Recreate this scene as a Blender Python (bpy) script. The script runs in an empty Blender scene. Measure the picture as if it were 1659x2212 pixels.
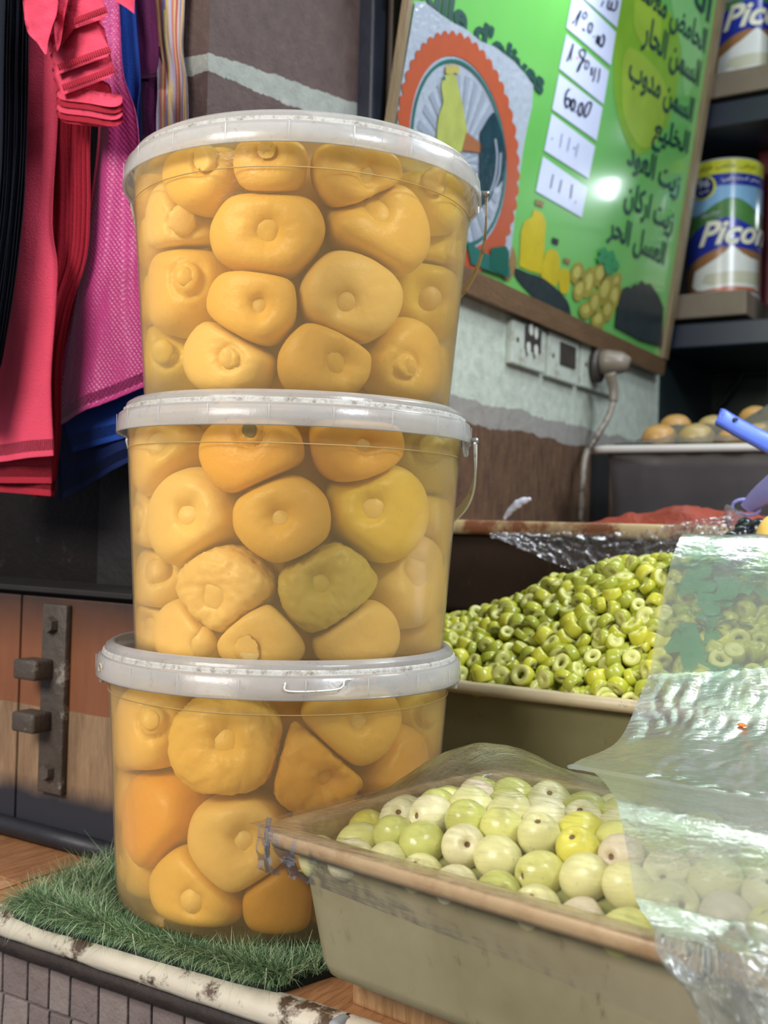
import bpy, bmesh, math, random
import numpy as np
from mathutils import Vector, Matrix, Euler, noise as mnoise
from mathutils.geometry import tessellate_polygon

random.seed(7); rng = np.random.RandomState(11)
SC = bpy.context.scene
COL = SC.collection

# ------------------------------------------------------------------ camera
FPX = 2350.0; YAW = math.radians(32); ROLL = math.radians(1.6); CAMZ = .288
PITCH = math.atan(30 / FPX)
_F0 = np.array([-math.sin(YAW), math.cos(YAW), 0]); _R0 = np.array([math.cos(YAW), math.sin(YAW), 0]); _U0 = np.array([0, 0, 1.])
CF = _F0 * math.cos(PITCH) + _U0 * math.sin(PITCH); _U = _U0 * math.cos(PITCH) - _F0 * math.sin(PITCH)
CR = _R0 * math.cos(ROLL) + _U * math.sin(ROLL); CU = _U * math.cos(ROLL) - _R0 * math.sin(ROLL)
CC = np.array([0, 0, CAMZ])
cam = bpy.data.cameras.new('camera'); camo = bpy.data.objects.new('camera', cam); COL.objects.link(camo)
cam.sensor_fit = 'VERTICAL'; cam.sensor_height = 36; cam.lens = FPX / 2212 * 36; cam.clip_start = .01
m = Matrix.Identity(4)
for i in range(3):
    m[i][0] = CR[i]; m[i][1] = CU[i]; m[i][2] = -CF[i]; m[i][3] = CC[i]
camo.matrix_world = m; SC.camera = camo
cam.dof.use_dof = True; cam.dof.focus_distance = .70; cam.dof.aperture_fstop = 9.0

# ------------------------------------------------------------------ world, lights, exposure
w = bpy.data.worlds.new('world'); SC.world = w; w.use_nodes = True
w.node_tree.nodes['Background'].inputs[0].default_value = (.80, .84, 1, 1)
w.node_tree.nodes['Background'].inputs[1].default_value = .26
def area(name, loc, tgt, size, power, col):
    l = bpy.data.lights.new(name, 'AREA'); l.shape = 'RECTANGLE'; l.size = size[0]; l.size_y = size[1]; l.energy = power; l.color = col
    o = bpy.data.objects.new(name, l); COL.objects.link(o); o.location = loc
    o.rotation_euler = (Vector(tgt) - Vector(loc)).to_track_quat('-Z', 'Y').to_euler(); return o
area('awning_daylight', (-.68, -1.1, 1.22), (-.45, .7, .25), (.9, .6), 28, (1, .96, .90))
area('stall_lamp', (.75, .35, 1.35), (-.35, .8, .1), (.35, .35), 15, (.86, .93, 1))
area('inner_lamp', (.15, 1.55, 1.75), (-.5, 1.5, .5), (.25, .25), 4, (.80, .90, 1))
area('film_highlight_light', (-.15, 1.28, 1.12), (-.30, .75, .1), (.8, .06), 3.2, (.92, .97, 1))  # added unseen strip light, gives the cling film its highlights
bulb = bpy.data.lights.new('back_bulb', 'POINT'); bulb.energy = .55; bulb.color = (.85, .95, 1); bulb.shadow_soft_size = .022
bo_ = bpy.data.objects.new('back_bulb', bulb); COL.objects.link(bo_); bo_.location = (-.309, 2.28, .967)
SC.view_settings.view_transform = 'Standard'; SC.view_settings.look = 'None'
SC.view_settings.exposure = .50; SC.view_settings.gamma = 1; SC.view_settings.use_curve_mapping = False

# ------------------------------------------------------------------ helpers
def ray(px, py): return CF + (px - 829.5) / FPX * CR - (py - 1106) / FPX * CU
def onz(px, py, z): d = ray(px, py); return CC + d * ((z - CAMZ) / d[2])
def onx(px, py, x): d = ray(px, py); return CC + d * (x / d[0])
def ony(px, py, y): d = ray(px, py); return CC + d * (y / d[1])

class NT:
    def __init__(s, name):
        s.m = bpy.data.materials.new(name); s.m.use_nodes = True; s.t = s.m.node_tree; s.t.nodes.clear()
        s.out = s.n('ShaderNodeOutputMaterial')
    def n(s, t, **k):
        o = s.t.nodes.new(t)
        for a, b in k.items(): setattr(o, a, b)
        return o
    def l(s, a, b): s.t.links.new(a, b)
    def val(s, sock, v):
        if isinstance(v, bpy.types.NodeSocket): s.l(v, sock)
        else: sock.default_value = v
    def coord(s, kind='Object'): return s.n('ShaderNodeTexCoord').outputs[kind]
    def noise(s, co, scale, detail=4, rough=.55, stretch=None, dist=0):
        if stretch:
            mp = s.n('ShaderNodeMapping'); mp.inputs['Scale'].default_value = stretch; s.l(co, mp.inputs[0]); co = mp.outputs[0]
        nz = s.n('ShaderNodeTexNoise'); s.l(co, nz.inputs['Vector']); nz.inputs['Scale'].default_value = scale
        nz.inputs['Detail'].default_value = detail; nz.inputs['Roughness'].default_value = rough; nz.inputs['Distortion'].default_value = dist
        return nz.outputs['Fac']
    def ramp(s, f, stops):
        r = s.n('ShaderNodeValToRGB'); s.l(f, r.inputs[0]); e = r.color_ramp.elements
        e[0].position, e[0].color = stops[0][0], c4(stops[0][1]); e[1].position, e[1].color = stops[-1][0], c4(stops[-1][1])
        for p, c in stops[1:-1]: q = e.new(p); q.color = c4(c)
        return r.outputs[0]
    def mixc(s, f, a, b, blend='MIX'):
        x = s.n('ShaderNodeMix'); x.data_type = 'RGBA'; x.blend_type = blend
        s.val(x.inputs[0], f); s.val(x.inputs[6], c4(a) if isinstance(a, tuple) else a); s.val(x.inputs[7], c4(b) if isinstance(b, tuple) else b)
        return x.outputs[2]
    def math(s, op, a, b=0.0, clamp=False):
        x = s.n('ShaderNodeMath'); x.operation = op; x.use_clamp = clamp; s.val(x.inputs[0], a); s.val(x.inputs[1], b); return x.outputs[0]
    def bump(s, h, strength, dist=.01, prev=None):
        b = s.n('ShaderNodeBump'); b.inputs['Strength'].default_value = strength; b.inputs['Distance'].default_value = dist
        s.l(h, b.inputs['Height'])
        if prev: s.l(prev, b.inputs['Normal'])
        return b.outputs[0]
    def prin(s, col, rough=.5, normal=None, **k):
        p = s.n('ShaderNodeBsdfPrincipled'); s.val(p.inputs['Base Color'], c4(col) if isinstance(col, tuple) else col)
        s.val(p.inputs['Roughness'], rough)
        if normal: s.l(normal, p.inputs['Normal'])
        for a, b in k.items(): s.val(p.inputs[a.replace('_', ' ')], b)
        return p.outputs[0]
    def mixs(s, f, a, b):
        x = s.n('ShaderNodeMixShader'); s.val(x.inputs[0], f); s.l(a, x.inputs[1]); s.l(b, x.inputs[2]); return x.outputs[0]
    def transp(s, col=(1, 1, 1)): x = s.n('ShaderNodeBsdfTransparent'); x.inputs[0].default_value = c4(col); return x.outputs[0]
    def done(s, sh): s.l(sh, s.out.inputs[0]); return s.m
def c4(c): return (c[0], c[1], c[2], 1)
def sr(r, g, b):   # sRGB 0-255 to linear
    f = lambda v: (v / 255 / 12.92) if v / 255 <= .04045 else ((v / 255 + .055) / 1.055) ** 2.4
    return (f(r), f(g), f(b))
def simple(name, col, rough=.5, var=.18, scale=40, bump=.0, bscale=200, dirt=None, dscale=12, dlo=.55, dhi=.7, stretch=None, **k):
    t = NT(name); co = t.coord(); n1 = t.noise(co, scale, stretch=stretch)
    c = t.mixc(n1, tuple(x * (1 - var) for x in col), tuple(min(1, x * (1 + var)) for x in col))
    if dirt:
        f = t.ramp(t.noise(co, dscale, 8, .7), [(dlo, (0, 0, 0)), (dhi, (1, 1, 1))]); c = t.mixc(f, c, dirt)
    nb = t.bump(t.noise(co, bscale, 4, stretch=stretch), bump, .002) if bump else None
    return t.done(t.prin(c, rough, nb, **k))

ROOT = {}
def empty(name, loc, label, cat, group=None):
    o = bpy.data.objects.new(name, None); COL.objects.link(o); o.location = loc; o.empty_display_size = .02
    o['label'] = label; o['category'] = cat
    if group: o['group'] = group
    ROOT[o.name] = np.array(loc, float); return o
def mk(name, V, Fc, mat, parent=None, smooth=True, label=None, cat=None, group=None, kind=None, uv=None, mats=None, fm=None):
    V = np.array(V, float).reshape(-1, 3)
    if parent is not None: off = ROOT[parent.name]
    else: off = np.array([V[:, 0].mean(), V[:, 1].mean(), V[:, 2].min()])
    me = bpy.data.meshes.new(name); me.from_pydata((V - off).tolist(), [], [tuple(int(i) for i in f) for f in Fc])
    for mm in (mats or [mat]): me.materials.append(mm)
    if fm is not None: me.polygons.foreach_set('material_index', fm)
    if smooth: me.polygons.foreach_set('use_smooth', [True] * len(me.polygons))
    if uv is not None:
        ul = me.uv_layers.new(name='UVMap'); li = np.zeros(len(me.loops), int); me.loops.foreach_get('vertex_index', li)
        ul.data.foreach_set('uv', np.array(uv, float)[li].ravel())
    me.validate(); me.update()
    o = bpy.data.objects.new(name, me); COL.objects.link(o)
    if parent is not None: o.parent = parent
    else: o.location = off
    ROOT[o.name] = off
    if label: o['label'] = label
    if cat: o['category'] = cat
    if group: o['group'] = group
    if kind: o['kind'] = kind
    return o
def struct(name, V, Fc, mat, **k): return mk(name, V, Fc, mat, kind='structure', smooth=False, **k)

def box(c, s, rz=0, bev=0):
    """bevelled box: centre, full sizes -> V, F"""
    bm = bmesh.new(); bmesh.ops.create_cube(bm, size=1)
    bmesh.ops.scale(bm, vec=s, verts=bm.verts)
    if bev: bmesh.ops.bevel(bm, geom=bm.edges[:], offset=bev, segments=2, affect='EDGES', profile=.6)
    if rz: bmesh.ops.rotate(bm, verts=bm.verts, cent=(0, 0, 0), matrix=Matrix.Rotation(rz, 3, 'Z'))
    bmesh.ops.translate(bm, verts=bm.verts, vec=c)
    return frombm(bm)
def frombm(bm):
    bm.verts.index_update(); V = [tuple(v.co) for v in bm.verts]; F = [[v.index for v in f.verts] for f in bm.faces]; bm.free(); return V, F
def join(*parts):
    V = []; Fc = []
    for v, f in parts:
        n = len(V); V += [tuple(x) for x in v]; Fc += [[i + n for i in q] for q in f]
    return V, Fc
def lathe(prof, cx, cy, n=96, closed=False):
    V = []; Fc = []; P = len(prof)
    for r, z in prof:
        for i in range(n):
            a = 2 * math.pi * i / n; V.append((cx + r * math.cos(a), cy + r * math.sin(a), z))
    for k in range(P if closed else P - 1):
        k2 = (k + 1) % P
        for i in range(n):
            j = (i + 1) % n; Fc.append((k * n + i, k * n + j, k2 * n + j, k2 * n + i))
    return V, Fc
def tube(pts, r, n=8, cap=True, rad=None):
    pts = [Vector(p) for p in pts]; V = []; Fc = []
    up = Vector((.31, .17, .93)).normalized()
    for i, p in enumerate(pts):
        t = (pts[min(i + 1, len(pts) - 1)] - pts[max(i - 1, 0)]).normalized()
        a = t.cross(up).normalized(); b = t.cross(a).normalized()
        rr = rad[i] if rad else r
        for k in range(n):
            an = 2 * math.pi * k / n; V.append(tuple(p + a * math.cos(an) * rr + b * math.sin(an) * rr))
    for i in range(len(pts) - 1):
        for k in range(n): k2 = (k + 1) % n; Fc.append((i * n + k, i * n + k2, (i + 1) * n + k2, (i + 1) * n + k))
    if cap: Fc.append(tuple(range(n))[::-1]); Fc.append(tuple((len(pts) - 1) * n + k for k in range(n)))
    return V, Fc
def smoothpts(P, m=6):
    P = [np.array(p, float) for p in P]; out = []
    Q = [2 * P[0] - P[1]] + P + [2 * P[-1] - P[-2]]
    for i in range(1, len(Q) - 2):
        for k in range(m):
            t = k / m; a, b, c, d = Q[i - 1], Q[i], Q[i + 1], Q[i + 2]
            out.append(.5 * ((2 * b) + (c - a) * t + (2 * a - 5 * b + 4 * c - d) * t * t + (3 * b - a - 3 * c + d) * t ** 3))
    out.append(P[-1]); return out
def grid(fn, nu, nv):
    V = []; UV = []
    for j in range(nv + 1):
        for i in range(nu + 1): u = i / nu; v = j / nv; V.append(fn(u, v)); UV.append((u, v))
    Fc = [(j * (nu + 1) + i, j * (nu + 1) + i + 1, (j + 1) * (nu + 1) + i + 1, (j + 1) * (nu + 1) + i) for j in range(nv) for i in range(nu)]
    return V, Fc, UV
def polyat(P, t):
    """point at fraction t of a polyline, by length"""
    P = [np.array(p, float) for p in P]; L = [np.linalg.norm(P[i + 1] - P[i]) for i in range(len(P) - 1)]; s = t * sum(L)
    for i, l in enumerate(L):
        if s <= l or i == len(L) - 1: return P[i] + (P[i + 1] - P[i]) * (s / max(l, 1e-9))
        s -= l
def nz(x, y, z=0): return mnoise.noise(Vector((x, y, z)))
def sstep(a, b, x): t = min(1, max(0, (x - a) / (b - a))); return t * t * (3 - 2 * t)

# ------------------------------------------------------------------ materials
def lemon_mat(name, col, rough=.42, bump=.25):
    t = NT(name); co = t.coord(); n1 = t.noise(co, 28, 3); n2 = t.noise(co, 150, 4)
    c = t.mixc(n1, tuple(x * .90 for x in col), tuple(min(1, x * 1.12) for x in col))
    f = t.ramp(n2, [(.62, (0, 0, 0)), (.78, (1, 1, 1))]); c = t.mixc(t.math('MULTIPLY', f, .25), c, (col[0] * .8, col[1] * .62, col[2] * .5))
    nb = t.bump(t.noise(co, 380, 3), bump * 1.2, .0008); nb = t.bump(t.noise(co, 90, 4, .6), .30, .0025, nb)
    return t.done(t.prin(c, rough, nb, Subsurface_Weight=.25, Subsurface_Radius=(.012, .006, .002), Subsurface_Scale=.6))
LEM = {'gold': lemon_mat('lemon_gold', (.87, .58, .14)), 'pale': lemon_mat('lemon_pale', (.91, .66, .25)), 'deep': lemon_mat('lemon_deep', (.87, .50, .08)),
       'orange': lemon_mat('lemon_orange', (.88, .44, .05)), 'green': lemon_mat('lemon_olive', (.66, .55, .15)), 'cream': lemon_mat('lemon_cream', (.92, .66, .28)),
       'yellow': lemon_mat('lemon_yellow', (.86, .64, .10))}
def film_mat(name, tint, col, base, face, rough, bump, bscale, stretch=None, trans=.5, dirtamt=0, spec=.5):
    """thin translucent plastic: see-through share falls off at grazing angles"""
    t = NT(name); co = t.coord()
    lw = t.n('ShaderNodeLayerWeight'); lw.inputs[0].default_value = .5
    f = t.math('ADD', t.math('MULTIPLY', t.math('POWER', lw.outputs['Facing'], 2.2), face), base, True)
    n1 = t.noise(co, bscale * .12, 5, .6, stretch); f = t.math('ADD', f, t.math('MULTIPLY', t.math('SUBTRACT', n1, .5), base * .9), True)
    c = col
    if dirtamt:
        d = t.ramp(t.noise(co, 160, 6, .75), [(.58, (0, 0, 0)), (.70, (1, 1, 1))]); c = t.mixc(t.math('MULTIPLY', d, dirtamt), col, (.16, .12, .07))
    nb = t.bump(t.noise(co, bscale, 4, .6, stretch, .3), bump, .004)
    p = t.prin(c, rough, nb, Specular_IOR_Level=spec)
    tl = t.n('ShaderNodeBsdfTranslucent'); t.val(tl.inputs[0], c4(c) if isinstance(c, tuple) else c)
    s = t.mixs(trans, p, tl.outputs[0])
    g = t.n('ShaderNodeBsdfGlossy'); g.inputs['Roughness'].default_value = rough * .7; t.l(nb, g.inputs['Normal'])
    fr = t.n('ShaderNodeFresnel'); fr.inputs[0].default_value = 1.35; t.l(nb, fr.inputs['Normal'])
    s = t.mixs(t.math('MULTIPLY', fr.outputs[0], spec), t.mixs(f, t.transp(tint), s), g.outputs[0])
    return t.done(s)
PLASTIC = film_mat('bucket_plastic', (.99, .98, .93), (.97, .90, .68), .06, .32, .22, .12, 60, trans=.5, spec=.7)
BRINE = film_mat('cloudy_brine', (1, .95, .80), (.98, .74, .30), .17, .55, .5, .0, 40, trans=.5, spec=.0)
CORE = simple('brine_depth', (.85, .46, .07), .7, .15, 30)
LIDM = film_mat('lid_plastic', (.97, .97, .96), (.90, .90, .88), .36, .40, .28, .08, 90, trans=.40, dirtamt=.3, spec=.8)
LIDG = simple('lid_grime', (.50, .48, .43), .8, .3, 260, bump=.5, bscale=600, dirt=(.24, .20, .15), dscale=160, dlo=.5, dhi=.66)
HAND = simple('handle_plastic', (.80, .79, .74), .35, .05, 60, dirt=(.38, .27, .13), dscale=60, dlo=.60, dhi=.72)
HANDB = simple('handle_plastic_aged', (.62, .50, .33), .45, .1, 60, dirt=(.25, .15, .07), dscale=70, dlo=.56, dhi=.68)
METAL = simple('rivet_metal', (.35, .33, .30), .35, .2, 100, Metallic=.8)
CLING = film_mat('cling_film', (1, 1, 1), (.95, .95, .96), .010, .04, .10, .5, 45, (1.0, 8, 3), trans=.5, spec=1.1)
CRUMP = film_mat('crumpled_film', (.99, .97, 1), (.90, .82, .92), .10, .30, .14, .9, 150, trans=.5, spec=1.0)
SHEET = film_mat('frosted_sheet', (.95, .97, .95), (.55, .58, .54), .46, .20, .30, .26, 70, (1, 2.2, 1.4), trans=.55, spec=.5)

# ================================================================== SETTING
DARK = simple('sooty_metal', (.018, .019, .025), .5, .4, 20, .3, 80)
def wall_mat():
    t = NT('peeling_wall'); co = t.coord('Object'); sp = t.n('ShaderNodeSeparateXYZ'); t.l(co, sp.inputs[0]); Y = sp.outputs[1]; Z = sp.outputs[2]
    big = t.noise(co, 9, 6, .65); fine = t.noise(co, 60, 6, .7)
    white = t.mixc(t.ramp(fine, [(.35, (0, 0, 0)), (.6, (1, 1, 1))]), (.42, .47, .38), (.56, .62, .52))
    white = t.mixc(t.ramp(t.noise(co, 34, 8, .8), [(.64, (0, 0, 0)), (.70, (1, 1, 1))]), white, (.16, .15, .12))
    white = t.mixc(t.ramp(t.noise(co, 3.2, 4, .6), [(.50, (0, 0, 0)), (.72, (.6, .6, .6))]), white, (.34, .33, .22))
    brown = t.mixc(t.ramp(t.noise(co, 40, 8, .75, (1, 3, .6)), [(.35, (0, 0, 0)), (.75, (1, 1, 1))]), (.070, .034, .021), (.20, .112, .052))
    umber = t.mixc(t.ramp(fine, [(.3, (0, 0, 0)), (.7, (1, 1, 1))]), (.058, .032, .027), (.098, .058, .048))
    cement = t.mixc(fine, (.20, .19, .17), (.40, .38, .34))
    jit = t.math('MULTIPLY', t.math('SUBTRACT', big, .5), .035)
    zz = t.math('ADD', Z, jit)
    st = lambda edge: t.math('GREATER_THAN', zz, edge)
    c = t.mixc(st(.425), brown, cement); c = t.mixc(st(.455), c, white)
    # near part of the wall (y < 1.08): umber paint with a bare cement band
    cb = t.mixc(fine, (.16, .17, .15), (.42, .44, .38))
    jz = t.math('ADD', Z, t.math('MULTIPLY', t.math('SUBTRACT', fine, .5), .010))
    band = t.math('MULTIPLY', t.math('GREATER_THAN', jz, t.math('ADD', t.math('MULTIPLY', Y, .090), .624)), t.math('LESS_THAN', jz, t.math('ADD', t.math('MULTIPLY', Y, .153), .595)))
    nearc = t.mixc(band, umber, cb)
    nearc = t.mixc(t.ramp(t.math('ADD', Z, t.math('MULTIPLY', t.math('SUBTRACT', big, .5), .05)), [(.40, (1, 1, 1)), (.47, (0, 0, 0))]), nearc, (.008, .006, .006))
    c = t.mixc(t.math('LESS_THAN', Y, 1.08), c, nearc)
    nb = t.bump(fine, .6, .004); nb = t.bump(t.noise(co, 220, 3), .35, .001, nb)
    return t.done(t.prin(c, .72, nb))
# wall mesh given in world coords; its own origin is put back at the world origin so z heights above hold
def at_origin(o):
    d = Vector(o.location)
    o.data.transform(Matrix.Translation(d)); o.location = (0, 0, 0); ROOT[o.name] = np.zeros(3); return o
WX = -.655
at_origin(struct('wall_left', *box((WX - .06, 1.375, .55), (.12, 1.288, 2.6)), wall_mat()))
umb = simple('umber_paint', (.010, .007, .007), .6, .4, 60, .5, 200, dirt=(.035, .032, .03), dscale=30, dlo=.6, dhi=.7, Specular_IOR_Level=.15)
struct('wall_pillar', *box((-1.15, .79, .65), (.986, .114, 2.4)), umb)
post = simple('dark_wood', (.055, .037, .024), .5, .5, 14, .5, 60, stretch=(6, 6, .6))
post2 = simple('edge_wood', (.10, .068, .035), .55, .5, 20, .5, 60, stretch=(6, 6, .6))
a = onx(790, 150, WX + .01)[1]; b = onx(818, 150, WX + .01)[1]; c_ = onx(856, 150, WX + .015)[1]
struct('trim_1', *box((WX + .008, (a + b) / 2, .75), (.020, b - a, 1.7), bev=.002), simple('blue_black_paint', (.016, .019, .030), .45, .5, 30, .3, 90))
struct('trim_2', *box((WX + .010, (b + c_) / 2 + .004, .75), (.026, c_ - b - .004, 1.7), bev=.003), post)
# tiled back wall, each tile a part of it
backg = simple('back_grout', (.012, .016, .015), .8)
bw = struct('wall_back', *box((.35, 2.44, .5), (2.4, .1, 3.2)), backg)
btile = simple('dark_green_tile', (.050, .066, .052), .22, .35, 8, .1, 40)
k = 0
for r in range(5):
    for c in range(7):
        x = -.80 + c * .26 + (.0 if r % 2 else .0); z = -.02 + r * .26
        if x > .75: continue
        mk('wall_tile', *box((x, 2.386, z), (.252, .012, .252), bev=.002), btile, parent=bw, smooth=False)
struct('wall_back_end', *box((-.71, 2.21, .5), (.11, .38, 3.2)), simple('jamb_dark', (.012, .022, .024), .5))
struct('floor', *box((0, 1, -.95), (8, 8, .05)), simple('pavement', (.10, .095, .09), .8, .3, 4))

# ------------------------------------------------------------------ counter
def woodtile(name, a, b, sx):
    t = NT(name); co = t.coord(); n1 = t.noise(co, 26, 8, .68, (1, 9, 1) if sx == 'y' else (9, 1, 1), .6); n2 = t.noise(co, 6, 3)
    c = t.mixc(t.ramp(n1, [(.32, (0, 0, 0)), (.62, (1, 1, 1))]), a, b); c = t.mixc(t.math('MULTIPLY', n2, .35), c, tuple(x * .5 for x in a))
    nb = t.bump(n1, .25, .001)
    return t.done(t.prin(c, .38, nb))
counter = struct('counter', *box((.25, 1.355, -.08), (2.3, 1.608, .142)), simple('mortar', (.020, .020, .024), .85))
WT = [woodtile('wood_look_tile_a', (.30, .115, .04), (.62, .29, .12), 'x'), woodtile('wood_look_tile_b', (.36, .16, .07), (.74, .42, .22), 'x'), woodtile('wood_look_tile_c', (.27, .11, .045), (.55, .27, .12), 'x')]
xs = [-1.30, -1.085, -.90, -.689, -.476, -.263, -.05, .163]
for ci in range(len(xs) - 1):
    y = .536; ln = [.044, .092, .044, .098, .044, .098, .06][ci]; k = 0
    while y < 1.3:
        y2 = min(y + ln, 1.32)
        mk('counter_tile', *box(((xs[ci] + xs[ci + 1]) / 2, (y + y2) / 2, -.0045), (xs[ci + 1] - xs[ci] - .003, y2 - y - .003, .009), bev=.0008), WT[(ci * 2 + k) % 3], parent=counter, smooth=False)
        y = y2; ln = .215; k += 1
# steps at the back that carry the trays
stepm = simple('step_board', (.04, .030, .022), .7, .4, 20)
struct('trim_3', *box((.25, .945, .030), (1.75, .26, .058), bev=.002), stepm)
struct('trim_4', *box((.25, 1.235, .095), (1.75, .30, .188), bev=.002), stepm)
struct('trim_5', *box((.25, 1.72, .150), (1.75, .62, .30), bev=.002), stepm)
# bullnose edge
edgem = simple('chipped_white_edge', (.72, .64, .50), .45, .12, 30, .3, 120, dirt=(.10, .06, .035), dscale=30, dlo=.54, dhi=.62, stretch=(.4, 1, 1))
prof = [(.5415, .0), (.5375, .0015), (.531, .0012), (.5255, -.0015), (.5225, -.006), (.5225, -.011), (.5250, -.0145), (.5300, -.016), (.5400, -.016)]
def extr(prof, x0, x1, nseg, wob=0):
    V = []; n = len(prof)
    for i in range(nseg + 1):
        x = x0 + (x1 - x0) * i / nseg
        for k, (y, z) in enumerate(prof): V.append((x, y + wob * nz(x * 40, k), z + wob * nz(x * 40, k, 7)))
    Fc = [(i * n + k, (i + 1) * n + k, (i + 1) * n + k + 1, i * n + k + 1) for i in range(nseg) for k in range(n - 1)]
    return V, Fc
for i, (x0, x1) in enumerate(((-1.30, -.352), (-.3495, .10), (.1015, .9))):
    v, f = extr(prof, x0, x1, 60, .0007); mk('edge_strip', v, f, edgem, parent=counter)
mk('joint_cap', *box((-.3508, .5290, -.0065), (.008, .0155, .0175), bev=.003), simple('grey_joint', (.36, .38, .40), .45), parent=counter)
rust = simple('rusty_angle_iron', (.035, .024, .020), .7, .6, 40, .6, 150, dirt=(.20, .09, .035), dscale=22, dlo=.60, dhi=.72)
v, f = extr([(.545, -.016), (.5275, -.0165), (.5265, -.026), (.545, -.030)], -1.3, .9, 80, .001); mk('angle_iron', v, f, rust, parent=counter)
# stone-look cladding under the edge, piece by piece
clad = struct('counter_front', *box((-.2, .590, -.46), (2.2, .095, .86)), simple('clad_grout', (.15, .125, .118), .9, .3, 60, .6, 200))
cm = [simple('clad_stone_%s' % 'abc'[i], cc, .75, .25, 40, .8, 170, dirt=(.05, .035, .035), dscale=35, dlo=.58, dhi=.72) for i, cc in enumerate(((.215, .165, .150), (.26, .205, .185), (.18, .14, .13)))]
random.seed(5); z = -.034
for row in range(9):
    h = random.choice((.020, .026, .030)); x = -1.02 + random.random() * .03
    while x < -.22:
        ww = random.choice((.015, .022, .028, .019))
        V, Fc = box((x + ww / 2, .5430, z - h / 2), (ww - .0018, .006, h - .0018), bev=.0012)
        V = [(p[0] + .0008 * nz(p[0] * 90, p[2] * 90), p[1] + .0012 * nz(p[0] * 50, p[2] * 50, 3), p[2] + .0008 * nz(p[0] * 90, p[2] * 90, 9)) for p in V]
        mk('stone', V, Fc, random.choice(cm), parent=clad, smooth=False)
        x += ww
    z -= h

# ------------------------------------------------------------------ cabinet with the iron latch (left, behind the buckets)
def cabmat():
    t = NT('scorched_plywood'); co = t.coord(); sp = t.n('ShaderNodeSeparateXYZ'); t.l(co, sp.inputs[0]); Z = sp.outputs[2]
    n1 = t.noise(co, 22, 8, .7, (3, 3, .5)); n2 = t.noise(co, 120, 4, .7, (3, 3, .5)); big = t.noise(co, 14, 4)
    raw = t.mixc(t.ramp(n1, [(.3, (0, 0, 0)), (.65, (1, 1, 1))]), (.17, .095, .045), (.42, .27, .15)); raw = t.mixc(t.math('MULTIPLY', n2, .5), raw, (.10, .055, .03))
    red = t.mixc(n1, (.16, .050, .018), (.30, .11, .045))
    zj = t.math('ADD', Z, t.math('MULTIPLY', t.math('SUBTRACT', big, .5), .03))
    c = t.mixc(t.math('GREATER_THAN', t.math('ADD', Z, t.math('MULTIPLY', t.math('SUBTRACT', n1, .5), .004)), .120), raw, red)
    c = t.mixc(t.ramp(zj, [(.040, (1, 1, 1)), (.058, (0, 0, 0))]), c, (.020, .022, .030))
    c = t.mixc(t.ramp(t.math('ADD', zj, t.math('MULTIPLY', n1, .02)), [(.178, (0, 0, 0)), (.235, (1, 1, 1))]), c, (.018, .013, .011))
    return t.done(t.prin(c, .6, t.bump(n1, .5, .002)))
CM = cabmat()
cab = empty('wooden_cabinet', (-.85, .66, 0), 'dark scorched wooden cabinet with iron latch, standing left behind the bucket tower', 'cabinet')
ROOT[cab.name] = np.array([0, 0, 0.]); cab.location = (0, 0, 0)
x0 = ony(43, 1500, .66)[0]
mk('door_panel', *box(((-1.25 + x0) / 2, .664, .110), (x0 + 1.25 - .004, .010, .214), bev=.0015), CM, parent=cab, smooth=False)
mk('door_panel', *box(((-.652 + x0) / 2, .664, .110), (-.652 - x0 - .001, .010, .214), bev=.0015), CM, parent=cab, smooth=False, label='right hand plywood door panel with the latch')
mk('carcass', *box((-.952, .712, .112), (.598, .086, .220)), simple('cab_black', (.016, .013, .012), .7), parent=cab, smooth=False)
mk('top_edge', *box((-.952, .700, .2235), (.600, .092, .005), bev=.001), simple('cab_top', (.014, .011, .009), .6, .5, 30), parent=cab, smooth=False)
v, f = tube([(-1.25, .6565, .010), (-.9, .6560, .011), (-.75, .6560, .010), (-.655, .6565, .009)], .0085, 10); mk('base_moulding', v, f, DARK, parent=cab)
iron = simple('rusty_iron', (.075, .058, .044), .55, .5, 40, .9, 120, dirt=(.30, .27, .22), dscale=28, dlo=.60, dhi=.68)
xa = ony(92, 1500, .655)[0]; xb = ony(143, 1500, .655)[0]; zt = ony(120, 1305, .655)[2]; zb = ony(120, 1715, .655)[2]
lt = mk('latch_plate', *box(((xa + xb) / 2, .6555, (zt + zb) / 2), (xb - xa, .007, zt - zb), bev=.0015), iron, parent=cab)
for pz in (1450, 1565):
    zz = ony(100, pz, .64)[2]
    V1 = box((xa + .002, .6425, zz), (.028, .022, .0175), bev=.003); mk('bracket', *V1, iron, parent=lt)
for px, py in ((108, 1350), (100, 1668)):
    p = ony(px, py, .649)
    bm = bmesh.new(); bmesh.ops.create_cone(bm, cap_ends=True, segments=6, radius1=.0078, radius2=.0065, depth=.007); bmesh.ops.rotate(bm, verts=bm.verts, cent=(0, 0, 0), matrix=Matrix.Rotation(math.pi / 2, 3, 'X')); bmesh.ops.translate(bm, verts=bm.verts, vec=tuple(p))
    mk('bolt', *frombm(bm), iron, parent=lt, smooth=False)

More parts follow.
